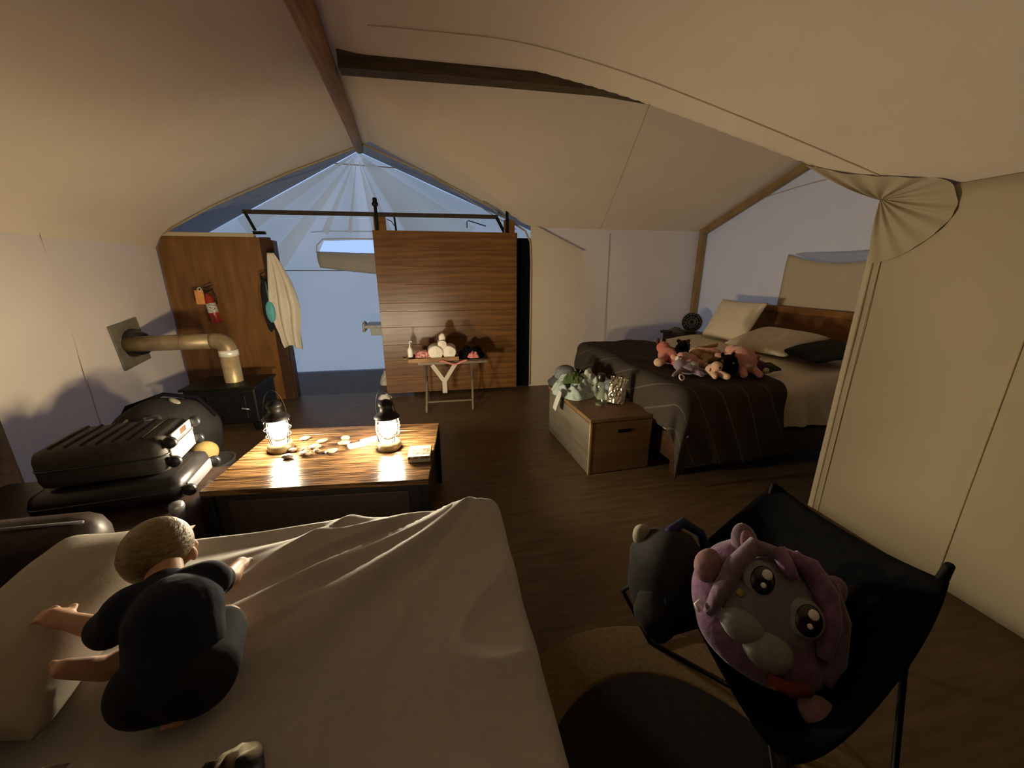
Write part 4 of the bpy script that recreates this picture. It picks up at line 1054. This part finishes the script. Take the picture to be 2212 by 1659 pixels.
def t_lilac(t):
    bm = bmesh.new(); blob(bm, (0, 0, .05), (.09, .07, .05), 3, .2, 8); blob(bm, (-.07, .02, .075), (.05, .045, .045), 3)
    capsule(bm, (-.10, -.02, .04), (-.19, -.05, .018), .022, .012); capsule(bm, (.02, -.06, .03), (.03, -.11, .02), .024, .02); capsule(bm, (.08, -.03, .03), (.12, -.07, .02), .024, .02)
    fuse('body', bm, M['plush_lilac'], t, .006)
    obj('ear', BLOB((-.06, .06, .11), (.014, .02, .03), 2), M['plush_cream'], t)
    obj('belly', BLOB((.02, -.025, .082), (.045, .035, .022), 2), M['shirt_grey'], t)
toy('plush_animal', 'lilac soft toy at the front left of the toy heap', (1.89, 2.60, ZP), R(10), t_lilac)
def t_puppy(t):
    bm = bmesh.new(); blob(bm, (0, 0, .05), (.06, .05, .048), 3); blob(bm, (-.02, -.05, .09), (.042, .04, .038), 3); capsule(bm, (.0, -.05, .04), (.02, -.12, .026), .027, .024); capsule(bm, (-.04, -.04, .04), (-.06, -.09, .024), .022, .02)
    fuse('body', bm, M['plush_peach'], t, .0055)
    obj('ear', BLOB((.02, -.055, .11), (.014, .018, .03), 2), M['plush_brown'], t)
    obj('nose', BLOB((-.03, -.092, .09), (.008, .008, .007), 2), M['eye'], t)
    obj('band', TUBE([(-.005 + .046 * math.cos(a), -.02 + .01 * math.cos(a), .055 + .042 * math.sin(a)) for a in [2 * PI * k / 18 for k in range(18)]], .008, 8, True), M['plush_brown'], t)
toy('plush_puppy', 'peach soft toy with brown band at the front of the toy heap', (2.03, 2.50, ZP), R(5), t_puppy)
def t_black(t):
    bm = bmesh.new(); blob(bm, (0, 0, .075), (.085, .08, .075), 3); blob(bm, (.0, -.02, .12), (.06, .055, .05), 3); 
    for s in (-1, 1): blob(bm, (s * .045, -.0, .165), (.016, .012, .022), 2)
    fuse('body', bm, M['black_cloth'], t, .006)
    obj('nose', BLOB((.0, -.078, .115), (.01, .008, .007), 2), M['hat_grey'], t)
toy('plush_cat', 'black round soft toy between the peach and pink ones', (2.14, 2.50, ZP), R(-5), t_black)
def t_pink(t):
    bm = bmesh.new(); blob(bm, (0, 0, .11), (.115, .10, .11), 3, .1, 4); blob(bm, (-.03, .07, .17), (.06, .06, .05), 3)
    capsule(bm, (-.03, -.06, .06), (-.04, -.12, .026), .032, .026); capsule(bm, (.06, -.05, .06), (.08, -.12, .026), .032, .026); capsule(bm, (-.08, .05, .13), (-.16, .06, .14), .03, .02)
    fuse('body', bm, M['plush_pink'], t, .007)
    obj('trim', TUBE([(.095 + .005 * k, -.06 + .02 * k, .16 - .03 * k) for k in range(6)], .012, 8), M['plush_red'], t)
toy('plush_animal', 'large pink soft toy at the right of the toy heap', (2.28, 2.52, ZP), R(-8), t_pink)
def t_snail(t):
    bm = bmesh.new(); blob(bm, (0, 0, .045), (.11, .07, .045), 3); capsule(bm, (.06, 0, .05), (.19, .02, .02), .04, .012)
    fuse('body', bm, M['plush_olive'], t, .006)
    obj('shell', BLOB((-.06, -.01, .06), (.07, .06, .055), 3), M['plush_purple'], t)
    obj('spot', BLOB((-.03, -.07, .04), (.028, .018, .026), 2), M['plush_cream'], t)
toy('plush_turtle', 'olive and plum soft toy at the far right of the toy heap', (2.46, 2.50, ZP), R(0), t_snail)
def t_fish(t):
    bm = bmesh.new(); blob(bm, (0, 0, .035), (.06, .03, .032), 3); capsule(bm, (.04, 0, .04), (.14, .03, .06), .02, .006)
    fuse('body', bm, M['plush_purple'], t, .005)
    obj('fin', BLOB((-.05, 0, .04), (.03, .03, .026), 2), M['plush_lilac'], t)
toy('plush_fish', 'small plum soft toy lying behind the tan one', (2.33, 2.95, ZP - .01), R(12), t_fish)
t = tag(obj('toy_ring', TUBE([(.018 * math.cos(a), .012 * math.sin(a), .02 + .018 * math.sin(a)) for a in [2 * PI * k / 14 for k in range(14)]], .006, 8, True), M['towel']), 'tiny white ring on the striped blanket left of the toys', 'ring'); t.location = (1.755, 2.475, ZF + .040)

# ------------------------------------------------------------------ left corner: sofa, suitcases, bags
so = thing('leather_chair', 'dark leather lounge chair under the suitcases by the left wall', 'chair', (-1.87, 1.98, 0))
obj('seat', B((.02, .06, .22), (1.22, .78, .32), .05), M['leather'], so)
obj('arm', B((-.02, -.40, .33), (1.10, .20, .54), .09), M['leather'], so)
obj('back', B((-.62, .06, .45), (.20, .95, .78), .08), M['leather'], so)
obj('arm_highlight', TUBE([(.50, -.43, .59), (.2, -.45, .603), (-.2, -.45, .603), (-.45, -.43, .60)], .006, 8), M['hat_grey'], so)  # pale line added as a painted highlight along the arm
for sx in (-.5, .5):
    for sy in (-.38, .36):
        flat('leg', B((sx, sy, .03), (.06, .06, .06), .004), M['dark_wood'], so)
def suitcase(name, lab, loc, rz, L_, W_, H_, m, plate, rib):
    s = thing(name, lab, 'suitcase', loc, (0, 0, rz))
    sh = B((0, 0, H_ / 2), (L_, W_, H_), .05)
    obj('shell', sh, m, s)
    if rib:
        for k in range(7):
            x = -L_ / 2 + .07 + k * (L_ - .16) / 6
            obj('rib', TUBE([(x, -W_ / 2 + .045, H_ + .0005), (x, 0, H_ + .003), (x, W_ / 2 - .045, H_ + .0005)], .007, 8), m, s)
    rr = []
    for qx, qy, a0 in ((1, 1, 0), (-1, 1, 90), (-1, -1, 180), (1, -1, 270)):
        for k in range(5): rr.append((qx * (L_ / 2 - .05) + .05 * math.cos(R(a0 + 22.5 * k)), qy * (W_ / 2 - .05) + .05 * math.sin(R(a0 + 22.5 * k)), H_ * .52))
    obj('zip', TUBE(rr, .0045, 6, True), M['rubber'], s)
    pb = bmesh.new(); box(pb, (L_ / 2 + .004, 0, H_ * .40), (.014, W_ * .74, H_ * .46), .006)
    obj('wheel_plate', pb, plate, s)
    if rib:
        flat('upper_plate', B((L_ / 2 + .003, .02, H_ * .80), (.012, W_ * .62, H_ * .26), .004), plate, s)
        flat('grip_recess', B((L_ / 2 + .008, .03, H_ * .82), (.006, W_ * .20, H_ * .15), .002), M['dark_wood'], s)
        for z in (.63, .68): flat('bar', B((L_ / 2 + .008, 0, H_ * z), (.012, W_ * .74, .006), .002), M['silver'], s)
    for sy in (-1, 1):
        for z in (.30, .82) if rib else (.4,):
            wq = Matrix.Rotation(R(90), 4, 'X')
            w = LATHE([(0, -.014), (.026, -.014), (.031, -.008), (.031, .008), (.026, .014), (0, .014)], 18, (L_ / 2 + .018, sy * (W_ / 2 - .035), H_ * z), wq)
            q = obj('wheel', w, M['rubber'], s)
    return s
suitcase('suitcase', 'ribbed charcoal suitcase lying on top with pale wheel plate', (-1.645, 2.17, .522), R(10), .50, .38, .20, M['suit'], M['suit_plate'], True)
suitcase('suitcase', 'black suitcase with silver end plate lying below the ribbed one', (-1.63, 2.14, .385), R(8), .60, .40, .135, M['suit2'], M['silver'], False)
bp = thing('duffel_bag', 'black bag with pale patches behind the suitcases by the wall', 'bag', (-2.02, 3.12, 0))
obj('sack', BLOB((0, 0, .31), (.34, .28, .31), 4, .12, 5), M['dark_cloth'], bp)
obj('strap', TUBE([(-.30, -.10, .40), (-.2, -.05, .58), (.0, .02, .645), (.2, .05, .60), (.3, .05, .45)], .014, 8), M['black_cloth'], bp)
for (x, y, z, a, b, m) in ((-.15, -.20, .47, .07, .04, 'patch_tan'), (.02, -.13, .565, .05, .025, 'patch_pink'), (.10, -.04, .605, .05, .022, 'patch_tan')):
    n_ = Vector((x / .34, y / .28, (z - .31) / .31)).normalized()
    obj('patch', BLOB((x, y, z), (a, b, .012), 3, 0, 6, n_.to_track_quat('Z', 'X').to_matrix()), M[m], bp)
gb = thing('backpack', 'grey rounded backpack between the suitcases and the stove', 'bag', (-1.86, 2.74, 0))
obj('body', BLOB((0, 0, .29), (.23, .18, .30), 4, .08, 4), M['grey_fabric'], gb)
obj('pocket', BLOB((.05, -.14, .20), (.14, .07, .12), 3, .08, 4), M['grey_fabric'], gb)
obj('grip', TUBE([(-.05, 0, .57), (-.04, 0, .61), (.04, 0, .61), (.05, 0, .57)], .012, 8), M['dark_cloth'], gb)
t = tag(obj('plush_ball', BLOB((0, 0, .07), (.075, .07, .07), 3, .05, 4), M['ochre']), 'ochre round soft ball leaning on the grey backpack', 'ball'); t.location = (-1.555, 2.66, .30)
bs = thing('basket', 'dark basket under the ochre ball beside the coffee table', 'basket', (-1.555, 2.66, 0))
obj('basket_wall', LATHE([(0, .0), (.12, 0), (.15, .28), (.155, .30), (.14, .30), (.135, .28), (.11, .02)], 22), M['dark_cloth'], bs)
obj('lining', LATHE([(0, .285), (.12, .285), (.136, .295)], 22), M['dark_cloth'], bs)
t = tag(flat('paper_card', B((0, 0, .0), (.105, .075, .003), .001), M['white']), 'white paper card sticking up between lower suitcase and coffee table', 'paper'); t.location = (-1.185, 2.03, .43); t.rotation_euler = (R(35), R(5), R(-10))
cu = thing('cup', 'pale metal cup on the seat edge in front of the paper card', 'cup', (-1.262, 1.86, .382))
obj('cup', LATHE([(0, 0), (.028, 0), (.032, .06), (.028, .075), (.012, .082), (0, .083)], 18), M['silver'], cu)

# ------------------------------------------------------------------ butterfly chair with plush backpack
bc = thing('butterfly_chair', 'black canvas butterfly chair by the right canvas wall', 'chair', (.95, .80, 0))
o = Vector((.95, .80, 0))
# four corner points of the sling: back-left, back-right, front-right, front-left
PB = [Vector((1.25, 1.13, .85)), Vector((1.12, .46, .955)), Vector((.60, .36, .56)), Vector((.74, 1.04, .54))]
def sling_bm():
    bm = bmesh.new(); n = 40
    def fn(u, v):
        x_, y_ = 2 * u - 1, 2 * v - 1
        u = .5 + .5 * x_ * math.sqrt(1 - .30 * y_ * y_); v = .5 + .5 * y_ * math.sqrt(1 - .30 * x_ * x_)
        a = PB[0].lerp(PB[1], u); b = PB[3].lerp(PB[2], u)
        p = a.lerp(b, v)
        sag_e = math.sin(PI * u) * .17 * (1 - v) + math.sin(PI * u) * .05 * v
        sag = .30 * math.sin(PI * v) * (.35 + .65 * math.sin(PI * u)) + sag_e * .8
        p.z -= sag
        # scalloped edges
        inx = math.sin(PI * v) * .03
        p += (PB[1] - PB[0]).normalized() * inx * (1 - 2 * u)
        nb = (PB[0] + PB[1] - PB[2] - PB[3]).normalized()
        p -= nb * math.sin(PI * u) * .02 * (1 - 2 * v)
        return p - o
    grid(bm, n, n, fn); return solid(bm, .008)
obj('sling', sling_bm(), M['black_cloth'], bc)
def rod(pts, m='black_iron'):
    obj('frame_rod', TUBE([Vector(p) - o for p in pts], .009, 10), M[m], bc)
rod([PB[1].lerp(Vector((.92, .78, .62)), .17) + Vector((0, 0, -.02)), (1.20, .62, .50), (1.00, .90, .02), (.80, 1.12, .02), (.66, 1.13, .30), PB[3].lerp(Vector((.92, .78, .62)), .17) + Vector((0, 0, -.02))])
rod([PB[0].lerp(Vector((.92, .78, .62)), .26) + Vector((0, 0, -.02)), (1.22, 1.12, .50), (1.0, .72, .03), (.8, .45, .02), (.62, .38, .30), PB[2].lerp(Vector((.92, .78, .62)), .17) + Vector((0, 0, -.02))])
rod([PB[1].lerp(Vector((.92, .78, .62)), .17) + Vector((0, 0, -.02)), (1.28, .62, .40), (1.22, .52, .03), (.84, .44, .03)])
rod([PB[0].lerp(Vector((.92, .78, .62)), .26) + Vector((0, 0, -.02)), (1.30, 1.14, .40), (1.24, 1.16, .03), (.82, 1.12, .03)])

pk = thing('plush_backpack', 'purple plush animal backpack with big glossy eyes on the black chair', 'backpack', (.81, .68, .435))
# face plane leans back toward the chair and tilts with it
face = Matrix.Translation((.0, 0, .22)) @ Matrix.Rotation(R(-18), 4, 'Z') @ Matrix.Rotation(R(52), 4, 'X') @ Matrix.Rotation(R(-24), 4, 'Z')
def Fp(x, y, z): return face @ Vector((x, y, z))
Fr = face.to_3x3()
bm = bmesh.new()
blob(bm, Fp(0, 0, -.03), (.175, .165, .085), 3, 0, 6, Fr); blob(bm, Fp(.02, -.09, -.02), (.16, .09, .075), 3, 0, 6, Fr)
fuse('body', bm, M['pack_purple'], pk, .007)
obj('face', BLOB(Fp(-.005, .0, .03), (.118, .115, .045), 4, .05, 5, Fr), M['pack_face'], pk)
for (x, y, r_) in ((-.055, .048, .036), (.062, .012, .038)):
    obj('eye_rim', BLOB(Fp(x, y, .068), (r_ * 1.15, r_ * 1.2, .010), 3, 0, 6, Fr), M['pack_pale'], pk)
    e_ = obj('eye', BLOB(Fp(x + .004, y - .002, .074), (r_ * .82, r_ * .98, .012), 3, 0, 6, Fr), M['eye'], pk)
    obj('eye_shine', BLOB(Fp(x + .006, y + .014, .085), (.013, .013, .004), 2, 0, 6, Fr), M['eye_white'], e_)
    obj('eye_shine', BLOB(Fp(x + .004, y - .014, .085), (.007, .007, .003), 2, 0, 6, Fr), M['eye_white'], e_)
obj('muzzle', BLOB(Fp(-.055, -.075, .050), (.055, .040, .032), 3, .05, 5, Fr), M['pack_pale'], pk)
obj('muzzle', BLOB(Fp(.012, -.098, .050), (.060, .046, .034), 3, .05, 5, Fr), M['pack_pale'], pk)
for s, (x, y) in ((-1, (-.085, .125)), (1, (.135, .105))):
    er = obj('ear', BLOB(Fp(x, y, .0), (.036, .055, .022), 3, 0, 6, Fr @ Matrix.Rotation(R(-25 * s), 3, 'Z')), M['pack_mauve'], pk)
    obj('inner_ear', BLOB(Fp(x, y, .016), (.020, .036, .012), 3, 0, 6, Fr @ Matrix.Rotation(R(-25 * s), 3, 'Z')), M['pack_pink'], er)
for pts, rr, m in (([(-.02, .13, .05), (-.085, .12, .058), (-.115, .05, .06), (-.125, -.03, .05), (-.13, -.09, .03)], .022, 'pack_mauve'),
                   ([(-.02, .135, .05), (.05, .135, .055), (.10, .09, .055), (.125, .03, .05), (.135, -.05, .04)], .026, 'pack_purple'),
                   ([(.02, .15, .03), (.11, .12, .03), (.155, .05, .025), (.17, -.04, .02), (.165, -.10, .01)], .024, 'pack_mauve'),
                   ([(-.03, .14, .055), (.0, .10, .072), (.02, .085, .075)], .020, 'pack_purple')):
    obj('mane_lock', TUBE([Fp(*p) for p in pts], [rr * q for q in (.7, 1, 1.05, .95, .55)][:len(pts)] if len(pts) > 3 else [rr, rr * .9, rr * .4], 12), M[m], pk)
obj('paw', BLOB(Fp(-.165, .02, .03), (.034, .045, .03), 3, .05, 5, Fr), M['pack_pink'], pk)
obj('paw', BLOB(Fp(.155, -.165, .03), (.045, .035, .03), 3, .05, 5, Fr), M['pack_pink'], pk)
obj('trim', TUBE([Fp(.03, -.155, .045), Fp(.075, -.150, .055), Fp(.11, -.13, .052)], .016, 10), M['pack_red'], pk)
obj('zip_pull', TUBE([Fp(-.155, -.07, .03), Fp(-.165, -.085, .035), Fp(-.15, -.095, .035)], .005, 8), M['eye_white'], pk)
obj('star', BLOB(Fp(-.088, -.008, .066), (.010, .010, .005), 2, 0, 6, Fr), M['pack_gold'], pk)
db = thing('dark_backpack', 'dark backpack with navy strap behind the purple plush one', 'backpack', (.70, .93, .40))
obj('body', BLOB((0, 0, .14), (.12, .14, .17), 3, .12, 5), M['dark_cloth'], db)
obj('pocket', BLOB((-.07, -.06, .09), (.06, .08, .10), 3, .25, 6), M['dark_cloth'], db)
obj('strap', TUBE([(.15, -.02, .18), (.12, .03, .27), (.06, .04, .31), (.0, .02, .30), (-.06, -.06, .25), (-.07, -.12, .16)], .016, 8), M['navy'], db)
obj('loop', BLOB((-.06, .08, .25), (.03, .025, .04), 3, .1, 5), M['patch_tan'], db)

# round rug between the near bed and the chair
rg = thing('rug', 'round dark rug with tan border on the floor between near bed and chair', 'rug', (.62, .60, 0))
obj('border', LATHE([(.415, .0), (.415, .010), (.43, .014), (.615, .014), (.63, .008), (.63, 0)], 64), M['rug_tan'], rg)
obj('centre', LATHE([(0, .012), (.40, .012), (.415, .010)], 64), M['rug_dark'], rg)
